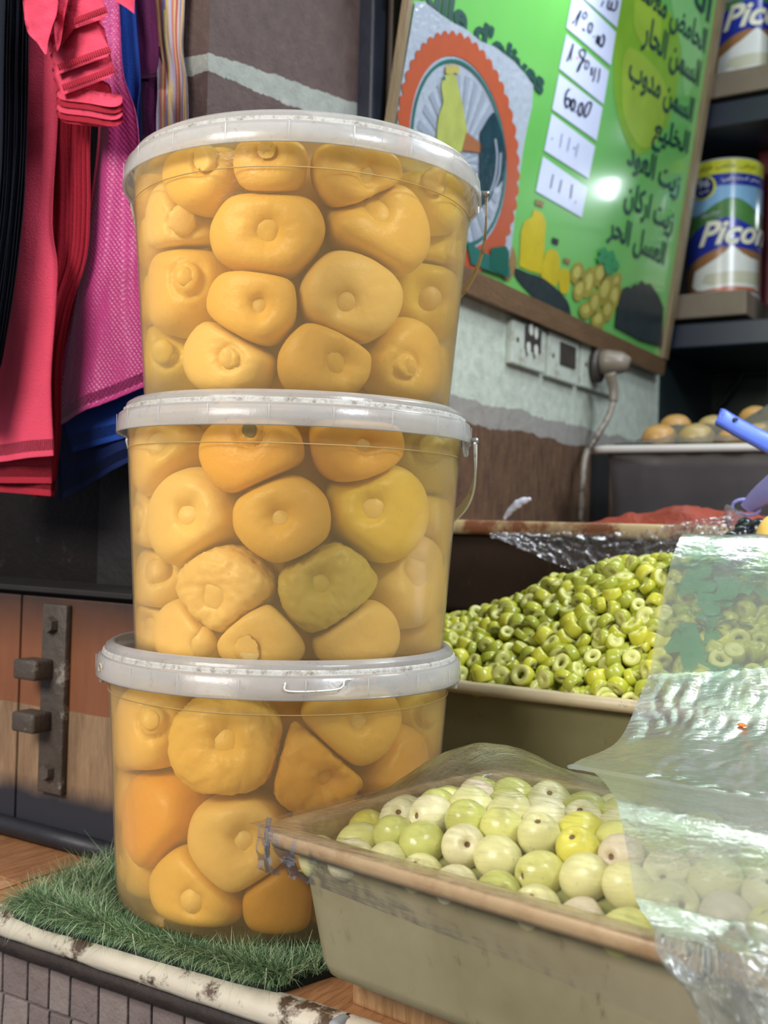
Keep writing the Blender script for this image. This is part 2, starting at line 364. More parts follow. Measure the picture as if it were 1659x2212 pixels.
# ================================================================== BUCKET TOWER
BD = .824
SKX = {1: 605, 2: 641, 3: 658}
def bucket_axis(px, py): p = CC + ray(px, py) * BD; return p[0], p[1]
BK = {  # cx, cy, base z, skirt-bottom z, lid radius, body radius top, body radius bottom
 1: dict(z0=.0115, zs=.1750, R=.1357, rt=.1268, rb=.1165, word='bottom'),
 2: dict(z0=.1875, zs=.3500, R=.1322, rt=.1246, rb=.1143, word='middle'),
 3: dict(z0=.3622, zs=.5300, R=.1336, rt=.1261, rb=.1125, word='top')}
for i, (px, py) in {1: (605, 1500), 2: (640, 940), 3: (658, 400)}.items():
    BK[i]['c'] = bucket_axis(px, py)
def body_r(b, z): t = (z - b['z0']) / (b['zs'] - b['z0']); return b['rb'] + (b['rt'] - b['rb']) * t
DEC = {1: 'with a tear tab, on the turf mat', 2: 'with the white strap handle', 3: 'with a hanging aged handle'}
for i in (1, 2, 3):
    b = BK[i]; cx, cy = b['c']; z0 = b['z0']; zs = b['zs']; R = b['R']
    e = empty('plastic_bucket', (cx, cy, z0), '%s translucent bucket of preserved lemons, %s' % (b['word'], DEC[i]), 'bucket', 'stacked buckets of preserved lemons')
    b['e'] = e
    prof = [(.0001, z0 + .003), (b['rb'] - .012, z0 + .003), (b['rb'] - .010, z0), (b['rb'] - .004, z0 + .0006), (b['rb'], z0 + .005)]
    for k in range(1, 13):
        z = z0 + .005 + (zs + .008 - z0 - .005) * k / 12; prof.append((body_r(b, z), z))
    V, Fc = lathe(prof, cx, cy, 128); mk('bucket_body', V, Fc, PLASTIC, parent=e)
    V, Fc = lathe([(r - .0012, z) for r, z in prof[4:]], cx, cy, 128); mk('brine', V, Fc, BRINE, parent=e)
    pc = [(.0001, z0 + .006)] + [(body_r(b, z0 + .006 + k * .02) - .052, z0 + .006 + k * .02) for k in range(int((zs - z0) / .02))]
    pc.append((pc[-1][0], b['zs'] + .009)); pc.append((.0001, b['zs'] + .009)); V, Fc = lathe(pc, cx, cy, 48); mk('brine_core', V, Fc, CORE, parent=e, label='deep orange cloudy brine between the lemons')
    zr = zs - (.0105 if i < 3 else .013); rr = body_r(b, zr)
    V, Fc = lathe([(rr + .0004, zr - .0004), (rr + .0008, zr), (rr + .0004, zr + .0004)], cx, cy, 128); mk('moulded_ring', V, Fc, simple('ring_line_%d' % i, (.42, .28, .10), .5) if i == 1 else bpy.data.materials['ring_line_1'], parent=e)
    # lid
    P = [(R - .0012, zs + .0010), (R, zs), (R + .0004, zs + .0008), (R - .0010, zs + .0140), (R - .0024, zs + .0152), (R - .0040, zs + .0158)]
    P2 = [(R - .0040, zs + .0158), (R - .0046, zs + .0168), (R - .0044, zs + .0182), (R - .0058, zs + .0190)]
    P3 = [(R - .0058, zs + .0190), (R - .0064, zs + .0215), (R - .0072, zs + .0226), (R - .0092, zs + .0232), (R - .0100, zs + .0244), (R - .0122, zs + .0246), (R - .0138, zs + .0236),
          (R - .0148, zs + .0190), (R - .0152, zs + .0128), (R - .0170, zs + .0118), (R - .030, zs + .0116), (R - .034, zs + .0120), (.0001, zs + .0120)]
    P4 = [(R - .0012, zs + .0010), (R - .0022, zs + .0020), (R - .0030, zs + .0130), (R - .0042, zs + .0140)]
    A = lathe(P, cx, cy, 128); B = lathe(P3, cx, cy, 128); D = lathe(P4, cx, cy, 128)
    ribs = []
    for q in range(20):
        an = math.radians(q * 18 + 5 + 3 * i); p0 = (cx + (R + .0001) * math.cos(an), cy + (R + .0001) * math.sin(an), zs + .0075)
        vv, ff = box((0, 0, 0), (.0005, .0008, .0125), bev=.0001); ca, sa = math.cos(an), math.sin(an)
        ribs.append(([(p0[0] + x * ca - y * sa, p0[1] + x * sa + y * ca, p0[2] + zz) for x, y, zz in vv], ff))
    V, Fc = join(A, B, D, *ribs); lid = mk('lid', V, Fc, LIDM, parent=e)
    V, Fc = lathe(P2, cx, cy, 128); mk('grime_ring', V, Fc, LIDG, parent=lid, label='grey grimy groove around the lid')
    # pivots and bail handle
    piv = {1: 36, 2: 20, 3: 22}[i]; drop = {1: .02, 2: .078, 3: .082}[i]
    zp = {1: zs - .002, 2: zs + .002, 3: zs + .004}[i]
    pts = []
    for q in range(61):
        ph = math.pi * q / 60; an = math.radians(piv) + ph; rr = R + .0042 - .003 * math.sin(ph)
        pts.append(np.array([cx + rr * math.cos(an), cy + rr * math.sin(an), zp - drop * math.sin(ph) ** .62]))
    if i > 1:
        V = []; wd = .0042 if i == 2 else .0026
        for q, p in enumerate(pts):
            tdir = pts[min(q + 1, 60)] - pts[max(q - 1, 0)]; tdir /= np.linalg.norm(tdir)
            rd = np.array([p[0] - cx, p[1] - cy, 0]); rd /= np.linalg.norm(rd); sd = np.cross(tdir, rd); sd /= np.linalg.norm(sd)
            ww = wd * (1.25 if q in (0, 60) else 1)
            for a_, b_ in ((-ww, -.0008), (ww, -.0008), (ww, .0008), (-ww, .0008)): V.append(p + sd * a_ + rd * b_)
        Fc = [(q * 4 + k, q * 4 + (k + 1) % 4, (q + 1) * 4 + (k + 1) % 4, (q + 1) * 4 + k) for q in range(60) for k in range(4)] + [(0, 1, 2, 3), (240, 241, 242, 243)]
        h = mk('handle', V, Fc, HAND if i == 2 else HANDB, parent=e, smooth=False, label='white strap handle' if i == 2 else 'thin yellowed handle')
        for s_ in (0, 60):
            p = pts[s_]; rd = np.array([p[0] - cx, p[1] - cy, 0]); rd /= np.linalg.norm(rd)
            vv, ff = tube([p - rd * .003, p + rd * .0016, p + rd * .0024], .0022, 10, rad=[.0022, .0022, .0012]); mk('rivet', vv, ff, METAL, parent=h)
    for s_ in (0, 180):
        an = math.radians(piv + s_); V = []; Fc = []
        for q in range(13):
            th = math.pi * q / 12; V.append((cx + (R - .0015) * math.cos(an + math.cos(th) * .085), cy + (R - .0015) * math.sin(an + math.cos(th) * .085), zs + .001 - math.sin(th) * .011))
        n = len(V); V += [(cx + (x - cx) * .985, cy + (y - cy) * .985, z) for x, y, z in V]
        Fc = [tuple(range(n)), tuple(range(2 * n - 1, n - 1, -1))] + [(q, q + 1, q + 1 + n, q + n) for q in range(n - 1)]
        mk('handle_lug', V, Fc, LIDM, parent=e)
    if i == 1:   # tear tab with its outlined slot
        an0 = math.radians(-58 + 15); V = []
        path = [(-.15, .012), (-.13, .0065), (.10, .0075), (.135, .013), (.17, .0135)]
        pl = smoothpts([(cx + (R + .0006) * math.cos(an0 + u), cy + (R + .0006) * math.sin(an0 + u), zs + z) for u, z in path], 6)
        vv, ff = tube(pl, .0006, 6); mk('tear_tab', vv, ff, HAND, parent=lid)
        an1 = math.radians(-58 - 62); pl = [(cx + (R + .0006) * math.cos(an1 + .03 * math.cos(q * .52)), cy + (R + .0006) * math.sin(an1 + .03 * math.cos(q * .52)), zs + .008 + .003 * math.sin(q * .52)) for q in range(9)]
        vv, ff = tube(pl, .0006, 6); mk('hinge_mark', vv, ff, HANDB, parent=lid)

# ------------------------------------------------------------------ preserved lemons (px, py, rx, ry, knob px, knob py, colour, shape)
L3 = [[(329,417,40,48,0,0,'deep',''),(448,383,84,75,440,338,'gold','crinkled'),(586,358,77,62,576,321,'gold','ringed'),(764,368,102,75,808,383,'gold','flap'),(927,412,64,70,944,378,'yellow','crinkled')],
      [(316,520,26,62,0,0,'gold',''),(398,479,76,78,391,477,'pale','crinkled'),(586,506,116,97,576,499,'gold','big'),(804,497,106,96,818,432,'gold','spotted'),(967,541,54,88,994,546,'yellow','flat')],
      [(318,650,24,60,0,0,'gold',''),(408,628,76,90,398,590,'gold','ringed'),(559,660,99,80,562,660,'gold','small'),(749,645,96,91,742,657,'pale','button'),(912,645,72,96,947,642,'yellow','small')],
      [(360,764,52,74,340,758,'yellow','flat'),(502,772,95,78,492,773,'pale','ringed'),(695,778,100,78,744,788,'gold','big'),(863,780,74,80,885,793,'gold','ringed'),(960,810,34,62,985,820,'yellow','')]]
L2 = [[(364,990,74,82,332,936,'gold','button'),(551,985,116,86,538,928,'deep','star'),(764,962,105,78,797,959,'deep','button'),(925,990,66,82,935,945,'green','flat')],
      [(306,1120,38,97,290,1118,'pale','flat'),(432,1122,86,98,398,1108,'pale','button'),(612,1120,96,87,601,1117,'gold','button'),(803,1108,100,98,799,1092,'yellow','button'),(943,1133,46,86,979,1138,'yellow','flat')],
      [(353,1262,50,84,326,1215,'pale','nub'),(494,1272,97,88,452,1297,'cream','lumpy'),(694,1264,102,97,690,1255,'green','warty'),(871,1250,78,98,909,1230,'pale','flap'),(964,1268,24,56,0,0,'gold','')],
      [(321,1345,34,68,303,1348,'cream',''),(415,1372,67,68,463,1408,'cream','nub'),(566,1379,95,72,533,1407,'pale','crinkled'),(766,1372,105,72,0,0,'pale',''),(915,1378,54,74,0,0,'gold','')]]
L1 = [[(268,1590,34,78,252,1600,'gold',''),(337,1575,72,88,322,1552,'gold','ringed'),(495,1607,112,102,484,1591,'gold','warty'),(757,1560,106,82,778,1555,'gold','button'),(919,1560,60,76,940,1540,'yellow','ringed')],
      [(262,1712,26,62,0,0,'gold',''),(364,1764,88,104,0,0,'orange',''),(676,1654,100,95,717,1699,'deep','warty'),(843,1650,75,74,0,0,'deep',''),(940,1690,40,70,0,0,'gold','')],
      [(301,1900,66,105,258,1875,'gold','flat'),(526,1811,103,108,529,1814,'pale','small'),(700,1800,84,88,700,1800,'gold','button'),(850,1800,70,85,0,0,'gold','')],
      [(437,1953,93,90,411,1956,'gold','nub'),(600,1975,72,86,0,0,'deep',''),(745,1965,84,86,760,1960,'gold','small'),(885,1950,66,86,0,0,'gold','')]]
ADJ = {'gold': 'golden', 'pale': 'pale golden', 'deep': 'amber', 'orange': 'smooth orange', 'green': 'olive-tinged', 'cream': 'creamy', 'yellow': 'lemon-yellow'}
SHP = {'crinkled': 'with a crinkled tip', 'ringed': 'with a ringed tip', 'flap': 'with a peeling tip', 'big': 'with a big blunt knob', 'spotted': 'with freckled skin', 'flat': 'with a flat disc tip', 'small': 'with a small round knob',
       'button': 'with a button knob', 'star': 'with a dark star-shaped tip', 'nub': 'with a protruding nub', 'lumpy': 'with a torn lumpy tip', 'warty': 'with bumpy skin', '': 'with no tip showing'}
ORD = ['first', 'second', 'third', 'fourth', 'fifth']; ROWN = ['top row', 'second row', 'third row', 'lowest row']
_bm = bmesh.new(); bmesh.ops.create_icosphere(_bm, subdivisions=5, radius=1); _bm.verts.ensure_lookup_table()
ICO5 = np.array([v.co[:] for v in _bm.verts]); ICO5F = [[v.index for v in f.verts] for f in _bm.faces]; _bm.free()
_bm = bmesh.new(); bmesh.ops.create_icosphere(_bm, subdivisions=3, radius=1); _bm.verts.ensure_lookup_table()
ICO3 = np.array([v.co[:] for v in _bm.verts]); ICO3F = [[v.index for v in f.verts] for f in _bm.faces]; _bm.free()
def wob(P, s, seed):   # cheap smooth vector noise
    r = np.random.RandomState(seed); out = np.zeros(len(P))
    for k in range(9):
        w_ = r.normal(size=3) * s * (1 + .35 * k); out += np.sin(P @ w_ + r.rand() * 6.28) / (1 + .4 * k)
    return out / 3.2
def ray_cyl(px, py, cx, cy, rad):
    d = ray(px, py); a_ = d[0] ** 2 + d[1] ** 2; ox, oy = -cx, -cy; b_ = ox * d[0] + oy * d[1]; c__ = ox * ox + oy * oy - rad * rad; D_ = b_ * b_ - a_ * c__
    t = -b_ / a_ if D_ < 0 else (-b_ - math.sqrt(D_)) / a_
    return CC + d * t, D_ < 0
PRI = {(676, 1654): .9, (364, 1764): .7, (612, 1120): 2, (551, 985): .7, (494, 1272): 1.2, (766, 1370): .6, (559, 660): 1.1, (437, 1953): 1.3, (502, 772): 1.1, (749, 645): 1.5, (757, 1560): 1.3}
DARKTIP = simple('dark_star_tip', (.20, .17, .08), .6, .4, 300)
for bi, rows in ((3, L3), (2, L2), (1, L1)):
    b = BK[bi]; cx, cy = b['c']; items = []
    for ri, row in enumerate(rows):
        for qi, it in enumerate(row):
            px, py, rx, ry = it[:4]; zz = CAMZ - (py - 1130) / FPX * .72
            Rb = body_r(b, zz) - .0022; T = min(.030, ry / FPX * .72 * .95)
            p, miss = ray_cyl(px, py, cx, cy, Rb - T)
            n_ = np.array([p[0] - cx, p[1] - cy, 0.]); n_ /= np.linalg.norm(n_)
            if miss: p = np.array([cx, cy, p[2]]) + n_ * (Rb - T)
            dep = (p - CC) @ CF; Rb = body_r(b, p[2]) - .0022
            p = np.array([cx, cy, p[2]]) + n_ * (Rb - T)
            tv = np.array([-n_[1], n_[0], 0]); cosf = max(.35, abs(tv @ CR)); rz = ry / FPX * dep; rt = min(max(rx / FPX * dep / cosf, .80 * rz), 1.22 * rz)
            p[2] = min(max(p[2], b['z0'] + .006 + rz * .75), b['zs'] - rz * .30)
            items.append(dict(pr=rx * ry * PRI.get((px, py), 1) + px * .01, p=p, n=n_, t=tv, rt=rt * 1.20, rz=rz * 1.18, rn=T * 1.14 + .006, T=T, Rb=Rb, it=it, ri=ri, qi=qi, nrow=len(row)))
    for k, L in enumerate(items):
        d = ICO5; p = L['p']; n_, tv, zv = L['n'], L['t'], np.array([0, 0, 1.])
        cand = [1 / np.sqrt(((d @ n_) / L['rn']) ** 2 + ((d @ tv) / L['rt']) ** 2 + ((d @ zv) / L['rz']) ** 2)]
        for j, M_ in enumerate(items):
            if j == k: continue
            dv = M_['p'] - p; dd = np.linalg.norm(dv)
            if dd > .11: continue
            u = dv / dd
            def ext(Q, uu): return 1 / math.sqrt(((uu @ Q['n']) / Q['rn']) ** 2 + ((uu @ Q['t']) / Q['rt']) ** 2 + ((uu @ zv) / Q['rz']) ** 2)
            e1, e2 = ext(L, u), ext(M_, u); tpl = dd / 2 + (e1 * e1 - e2 * e2) / (2 * dd)
            f1, f2 = e1 / 1.10, e2 / 1.10
            if L['pr'] > M_['pr']: tfr = max(tpl, min(f1, dd * .66))
            else: tfr = dd - max(dd - tpl, min(f2, dd * .66))
            tpl = .35 * tpl + .65 * tfr - .0002; tpl = min(max(tpl, dd * .39), dd * .61) - .0001; cs = d @ u; cand.append(np.where(cs > .02, tpl / np.maximum(cs, .02), 1e3))
        # bucket wall
        qx, qy = p[0] - cx, p[1] - cy; A_ = d[:, 0] ** 2 + d[:, 1] ** 2 + 1e-9; B_ = qx * d[:, 0] + qy * d[:, 1]; C_ = qx * qx + qy * qy - L['Rb'] ** 2
        cand.append((-B_ + np.sqrt(np.maximum(B_ * B_ - A_ * C_, 0))) / A_)
        for u, tpl in ((-n_, .0515 - L['T'] - .0005), (-zv, p[2] - b['z0'] - .006), (zv, b['zs'] + .008 - p[2])):
            cs = d @ u; cand.append(np.where(cs > .02, max(tpl, .005) / np.maximum(cs, .02), 1e3))
        r_ = sum(c ** -9.0 for c in cand) ** (-1 / 9.0)
        it = L['it']; shp = it[7]; amp = {'warty': .10, 'lumpy': .09, 'crinkled': .022, 'spotted': .012}.get(shp, .012)
        r_ = r_ * (1 - amp * np.abs(wob(d, 7 if amp > .05 else 3, k * 7 + bi)) - .004 * wob(d, 18, k))
        col = LEM[it[6]]
        kd = None
        if it[4]:
            kp, _ = ray_cyl(it[4], it[5], cx, cy, L['Rb']); kv = kp - p; kd = kv / np.linalg.norm(kv)
            ang = np.arccos(np.clip(d @ kd, -1, 1)); wj = 1 + .18 * wob(d, 5, k + 3)
            wid = {'big': .42, 'button': .36, 'small': .36, 'flat': .34, 'nub': .30}.get(shp, .40)
            dep_ = {'big': .0125, 'flat': .0070, 'nub': .006, 'star': .006, 'ringed': .0075, 'crinkled': .0085}.get(shp, .0105)
            r_ = r_ - dep_ * np.exp(-(ang / (wid * wj)) ** 2) * min(1, L['rz'] / .03)
            if shp not in ('ringed', 'crinkled', 'flat', 'star'): r_ = r_ - .0060 * np.exp(-(ang / (.30 * wj)) ** 4)
            if shp in ('ringed', 'crinkled', 'flat', 'star'):
                r_ = r_ + .0052 * np.exp(-((ang / (.29 * wj)) ** 6)) * (1 + .35 * wob(d, 14, k)) - .0026 * np.exp(-((ang - .34 * wj) / .05) ** 2)
        V = p + d * r_[:, None]
        place = ('%s from left, %s, %s bucket' % (ORD[L['qi']], ROWN[L['ri']], b['word']))
        lab = '%s lemon %s, %s' % (ADJ[it[6]], SHP[shp], place)
        o = mk('preserved_lemon', V, ICO5F, col, label=lab, cat='lemon', group='preserved lemons pressed against the %s bucket wall' % b['word'])
        if kd is not None:
            base = p + kd * (r_[np.argmax(d @ kd)] + (.0020 if shp not in ('ringed', 'star', 'flat', '') else .0005))
            ks = {'big': .0110, 'button': .0088, 'small': .0070, 'flat': .0066, 'nub': .0080, 'lumpy': .0115, 'crinkled': .0072, 'ringed': .0050, 'flap': .0095, 'warty': .0085, 'star': .0040, 'spotted': .0100}.get(shp, .006)
            flat = {'nub': 1.25, 'big': .9, 'button': .80, 'small': .9, 'lumpy': .95, 'warty': .7, 'spotted': .7, 'flap': .7}.get(shp, .50)
            dk = ICO3; q = np.abs(dk) ** .8 * np.sign(dk)
            up = np.array([0, 0, 1.]); sx = np.cross(kd, up); sx /= np.linalg.norm(sx); sy = np.cross(sx, kd)
            rr = 1 + (.22 if shp in ('lumpy', 'crinkled', 'flap', 'big') else .08) * wob(dk, 3.2, k * 3 + 1)
            KV = base + (dk[:, :1] * sx + dk[:, 1:2] * sy * (1.15 if shp != 'button' else 1)) * ks * 1.22 * rr[:, None] + dk[:, 2:3] * kd * ks * flat * rr[:, None]
            rad = np.hypot(KV[:, 0] - cx, KV[:, 1] - cy); lim = L['Rb'] + .0004; sc_ = np.where(rad > lim, lim / rad, 1)
            KV[:, 0] = cx + (KV[:, 0] - cx) * sc_; KV[:, 1] = cy + (KV[:, 1] - cy) * sc_
            mk('knob', KV, ICO3F, DARKTIP if shp == 'star' else LEM['cream'] if it[6] in ('pale', 'cream') else LEM['pale'] if shp in ('flap', 'nub', 'lumpy', 'small', 'button', 'crinkled') else col, parent=o)
            if shp == 'lumpy' or shp == 'flap':
                for q2 in range(5 if shp == 'lumpy' else 3):
                    ctr = base + sx * random.uniform(-.011, .005) + sy * random.uniform(-.010, .006)
                    pv = ctr + (dk[:, :1] * sx * .006 + dk[:, 1:2] * sy * .004 + dk[:, 2:3] * kd * .002) * (1 + .35 * wob(dk, 3, q2 + k))[:, None]
                    rad = np.hypot(pv[:, 0] - cx, pv[:, 1] - cy); sc_ = np.where(rad > lim, lim / rad, 1)
                    pv[:, 0] = cx + (pv[:, 0] - cx) * sc_; pv[:, 1] = cy + (pv[:, 1] - cy) * sc_
                    mk('peel_flap', pv, ICO3F, LEM['cream'], parent=o)

# ================================================================== TURF MAT
gm = empty('artificial_turf_mat', (-.52, .64, 0), 'small green artificial turf mat under the bottom bucket, fraying over the counter edge', 'mat')
outl = [(-.632, .527), (-.60, .524), (-.55, .528), (-.48, .530), (-.43, .532), (-.402, .536), (-.395, .56), (-.378, .62), (-.374, .74), (-.40, .775), (-.60, .775), (-.652, .74), (-.655, .60)]
V = [(x, y, .0005) for x, y in outl] + [(x, y, .0045) for x, y in outl]; n = len(outl)
mk('backing', V, [tuple(range(n, 2 * n)), tuple(range(n - 1, -1, -1))] + [(i, (i + 1) % n, (i + 1) % n + n, i + n) for i in range(n)], simple('turf_backing', (.012, .022, .016), .9), parent=gm, smooth=False)
V, Fc = lathe([(.0001, .0047), (.1135, .0047), (.1130, .0110), (.0001, .0110)], BK[1]['c'][0], BK[1]['c'][1], 48); mk('crushed_pile', V, Fc, simple('turf_crushed', (.05, .10, .05), .8, .5, 300), parent=gm, label='flattened pile under the bucket')
def inpoly(x, y, P):
    c = False; j = len(P) - 1
    for i in range(len(P)):
        if (P[i][1] > y) != (P[j][1] > y) and x < (P[j][0] - P[i][0]) * (y - P[i][1]) / (P[j][1] - P[i][1]) + P[i][0]: c = not c
        j = i
    return c
V = []; Fc = []; random.seed(3); b1 = BK[1]; fmi = []; cnt = 0
while cnt < 17000:
    if random.random() < .35: x = random.uniform(-.635, -.375); y = random.uniform(.522, .545)
    else: x = random.uniform(-.66, -.36); y = random.uniform(.524, .72)
    if not inpoly(x, y, outl): continue
    dr = math.hypot(x - b1['c'][0], y - b1['c'][1])
    if dr < .1145: continue
    if x > -.38 and y > .56: continue
    cnt += 1
    h = random.uniform(.010, .026) * (1.0 if dr > .13 else .72); az = random.uniform(0, 6.28); lean = random.uniform(.2, 1.3)
    if y < .540: az = random.gauss(-1.57, .8); lean = random.uniform(.7, 1.7)
    if dr < .122 and y < .70: az = math.atan2(y - b1['c'][1], x - b1['c'][0]) + random.gauss(0, .5)
    if random.random() < .03 and y < .545: h *= 2.0; lean = 1.9
    dx, dy = math.cos(az), math.sin(az); wd = random.uniform(.0003, .00055); nx, ny = -dy * wd, dx * wd; curl = random.gauss(0, .5)
    s = len(V); px_, py_, pz_ = x, y, .004; an = math.pi / 2 - lean * .25
    for q in range(5):
        ww = 1 - q / 4.3; V += [(px_ - nx * ww, py_ - ny * ww, pz_), (px_ + nx * ww, py_ + ny * ww, pz_)]
        st_ = h / 4; px_ += dx * math.cos(an) * st_ - dy * curl * st_; py_ += dy * math.cos(an) * st_ + dx * curl * st_; pz_ += math.sin(an) * st_; an -= lean * .38
        if pz_ < .003 and y > .535: pz_ = .003
    mi = random.choice((0, 0, 1, 1, 2))
    for q in range(4): Fc.append((s + q * 2, s + q * 2 + 1, s + q * 2 + 3, s + q * 2 + 2)); fmi.append(mi)
gmats = [simple('turf_dark', (.085, .17, .07), .45, .3, 30), simple('turf_mid', (.22, .36, .17), .42, .3, 30), simple('turf_light', (.48, .56, .34), .45, .3, 30)]
mk('blades', V, Fc, None, parent=gm, kind='stuff', mats=gmats, fm=fmi)

# ================================================================== TRAYS
def rrect(L, W, r, n=6):
    P = []
    for cx_, cy_, a0 in ((L - r, r, -90), (L - r, W - r, 0), (r, W - r, 90), (r, r, 180)):
        for k in range(n + 1):
            a_ = math.radians(a0 + 90 * k / n); P.append((cx_ + r * math.cos(a_), cy_ + r * math.sin(a_)))
    return P
def tray(name, label, org, ang, L, W, z0, z1, bodym, rimm, inset=.014, group=None, rimw=.012, lip=.0105):
    ca, sa = math.cos(ang), math.sin(ang)
    T = lambda u, v, z: (org[0] + u * ca - v * sa, org[1] + u * sa + v * ca, z)
    cx_, cy_, _ = T(L / 2, W / 2, 0); e = empty(name, (cx_, cy_, z0), label, 'tray', group)
    def rings(prof):
        V = []; Fc = []; n = 28
        for ins, r, z in prof:
            for x, y in rrect(L - 2 * ins, W - 2 * ins, r): V.append(T(x + ins, y + ins, z))
        for k in range(len(prof) - 1):
            for i in range(n): j = (i + 1) % n; Fc.append((k * n + i, k * n + j, (k + 1) * n + j, (k + 1) * n + i))
        return V, Fc, n
    tp = inset + .010
    V, Fc, n = rings([(tp + .012, .012, z0), (tp + .003, .018, z0 + .003), (tp, .02, z0 + .010), (rimw, .024, z1 - .004)])
    Fc.append(tuple(range(n - 1, -1, -1))); mk('tray_body', V, Fc, bodym, parent=e)
    V, Fc, n = rings([(rimw + .0002, .024, z1 - .004), (rimw - .001, .022, z1 - lip + .0005), (.002, .018, z1 - lip), (0, .020, z1 - lip + .0035), (.0005, .020, z1 - .002), (.003, .019, z1), (rimw, .020, z1 - .0005), (rimw + .003, .024, z1 - .003), (rimw + .005, .023, z1 - .012)])
    mk('rim', V, Fc, rimm, parent=e)
    return e, T
def traym(name, c1, c2, transp_, rough=.35, dirt=(.20, .13, .06)):
    t = NT(name); co = t.coord(); n1 = t.noise(co, 18, 4, .6); n2 = t.noise(co, 90, 6, .7, (1, 1, .5))
    c = t.mixc(n1, c1, c2); c = t.mixc(t.ramp(n2, [(.60, (0, 0, 0)), (.75, (.6, .6, .6))]), c, dirt)
    p = t.prin(c, rough, t.bump(n2, .15, .001)); tl = t.n('ShaderNodeBsdfTranslucent'); t.l(c, tl.inputs[0])
    rf = t.n('ShaderNodeBsdfRefraction'); rf.inputs['IOR'].default_value = 1.12; rf.inputs['Roughness'].default_value = .42; rf.inputs['Color'].default_value = (1, .97, .88, 1)
    s = t.mixs(.4, p, tl.outputs[0]); s = t.mixs(transp_, s, rf.outputs[0]) if transp_ else s
    return t.done(s)
# --- foreground tray on a thin plank
mk('wood_plank', *box((-.13, .605, .0130), (.44, .16, .0258), rz=math.radians(-7), bev=.002), woodtile('plank_wood', (.25, .13, .05), (.50, .30, .14), 'x'), smooth=False, label='thin brown plank lying on the counter under the whole olive tray', cat='plank')
FA = math.radians(-8); FO = (-.3935, .4975); FL, FW, FZ0, FZ1 = .62, .235, .0270, .1134
ft, FT = tray('olive_tray', 'long dirty beige foreground tray heaped with whole olives under cling film', FO, FA, FL, FW, FZ0, FZ1,
              traym('tray_smoky', (.44, .38, .19), (.84, .76, .50), .20), simple('rim_tan', (.52, .37, .19), .30, .10, 30, .1, 80, dirt=(.30, .17, .07), dscale=30, dlo=.42, dhi=.72, Coat_Weight=.4))
def fh(u, v):   # heap surface of the whole olives above the tray, tray coordinates
    e = sstep(.0, .085, u) * sstep(-.002, .075, v) * (1 - sstep(.12, .23, v))
    return FZ1 - .006 + .030 * e
brm = simple('olive_brine', (.30, .30, .10), .3, .3, 60)
V, Fc, UV = grid(lambda u, v: FT(.018 + u * (FL - .036), .018 + v * (FW - .036), fh(.018 + u * (FL - .036), .018 + v * (FW - .036)) - .021), 40, 20)
mk('heap_of_hidden_olives', V, Fc, brm, parent=ft, kind='stuff')
OLM = []
for i, (c1, rgh) in enumerate((((.68, .66, .22), .28), ((.76, .72, .34), .3), ((.57, .58, .16), .25), ((.82, .76, .46), .35), ((.72, .66, .10), .3), ((.72, .60, .42), .4))):
    OLM.append(simple('olive_skin_%s' % 'abcdef'[i], c1, rgh, .12, 60, .12, 300, dirt=tuple(x * .55 for x in c1), dscale=120, dlo=.62, dhi=.75))
HOLE = simple('olive_pit_hole', (.20, .11, .04), .7)
def olive_mesh(sd, sl=1.12, hole=True):
    r = np.random.RandomState(sd); d = ICO3 if not hole else None
    bm = bmesh.new(); bmesh.ops.create_uvsphere(bm, u_segments=24, v_segments=18, radius=1)
    V = np.array([v.co[:] for v in bm.verts]); Fc = [[v.index for v in f.verts] for f in bm.faces]; bm.free()
    ang = np.arccos(np.clip(V[:, 2], -1, 1)); rr = 1 - (.34 * np.exp(-(ang / .19) ** 2) + .09 * np.exp(-(ang / .40) ** 2)) * (1 if hole else 0) + .015 * wob(V, 3, sd)
    P = V * rr[:, None] * np.array([1, 1, sl]); fm_ = [1 if hole and np.mean(ang[f]) < .16 else 0 for f in Fc]
    return P, Fc, fm_
protos = []
for i in range(10):
    P, Fc, fm_ = olive_mesh(i, random.uniform(1.05, 1.22), i % 3 != 2)
    me = bpy.data.meshes.new('whole_olive'); me.from_pydata((P * .0128).tolist(), [], Fc); me.materials.append(OLM[[0, 1, 2, 3, 1, 0, 4, 5, 1, 2][i]]); me.materials.append(HOLE)
    me.polygons.foreach_set('material_index', fm_); me.polygons.foreach_set('use_smooth', [True] * len(me.polygons)); protos.append(me)
proto_o = None; random.seed(21)
LABO = {0: 'whole green olive heaped in the long foreground tray', }
def place(me, loc, rot, sc_, name, label, cat, group, first=[None]):
    o = bpy.data.objects.new(name, me); COL.objects.link(o); o.location = loc; o.rotation_euler = rot; o.scale = (sc_,) * 3
    o['label'] = label; o['category'] = cat; o['group'] = group; return o
NTH = ['first', 'second', 'third', 'fourth', 'fifth', 'sixth', 'seventh', 'eighth', 'ninth', 'tenth', 'eleventh', 'twelfth', 'thirteenth', 'fourteenth', 'fifteenth', 'sixteenth', 'seventeenth', 'eighteenth']
r_i = 0; v = .024
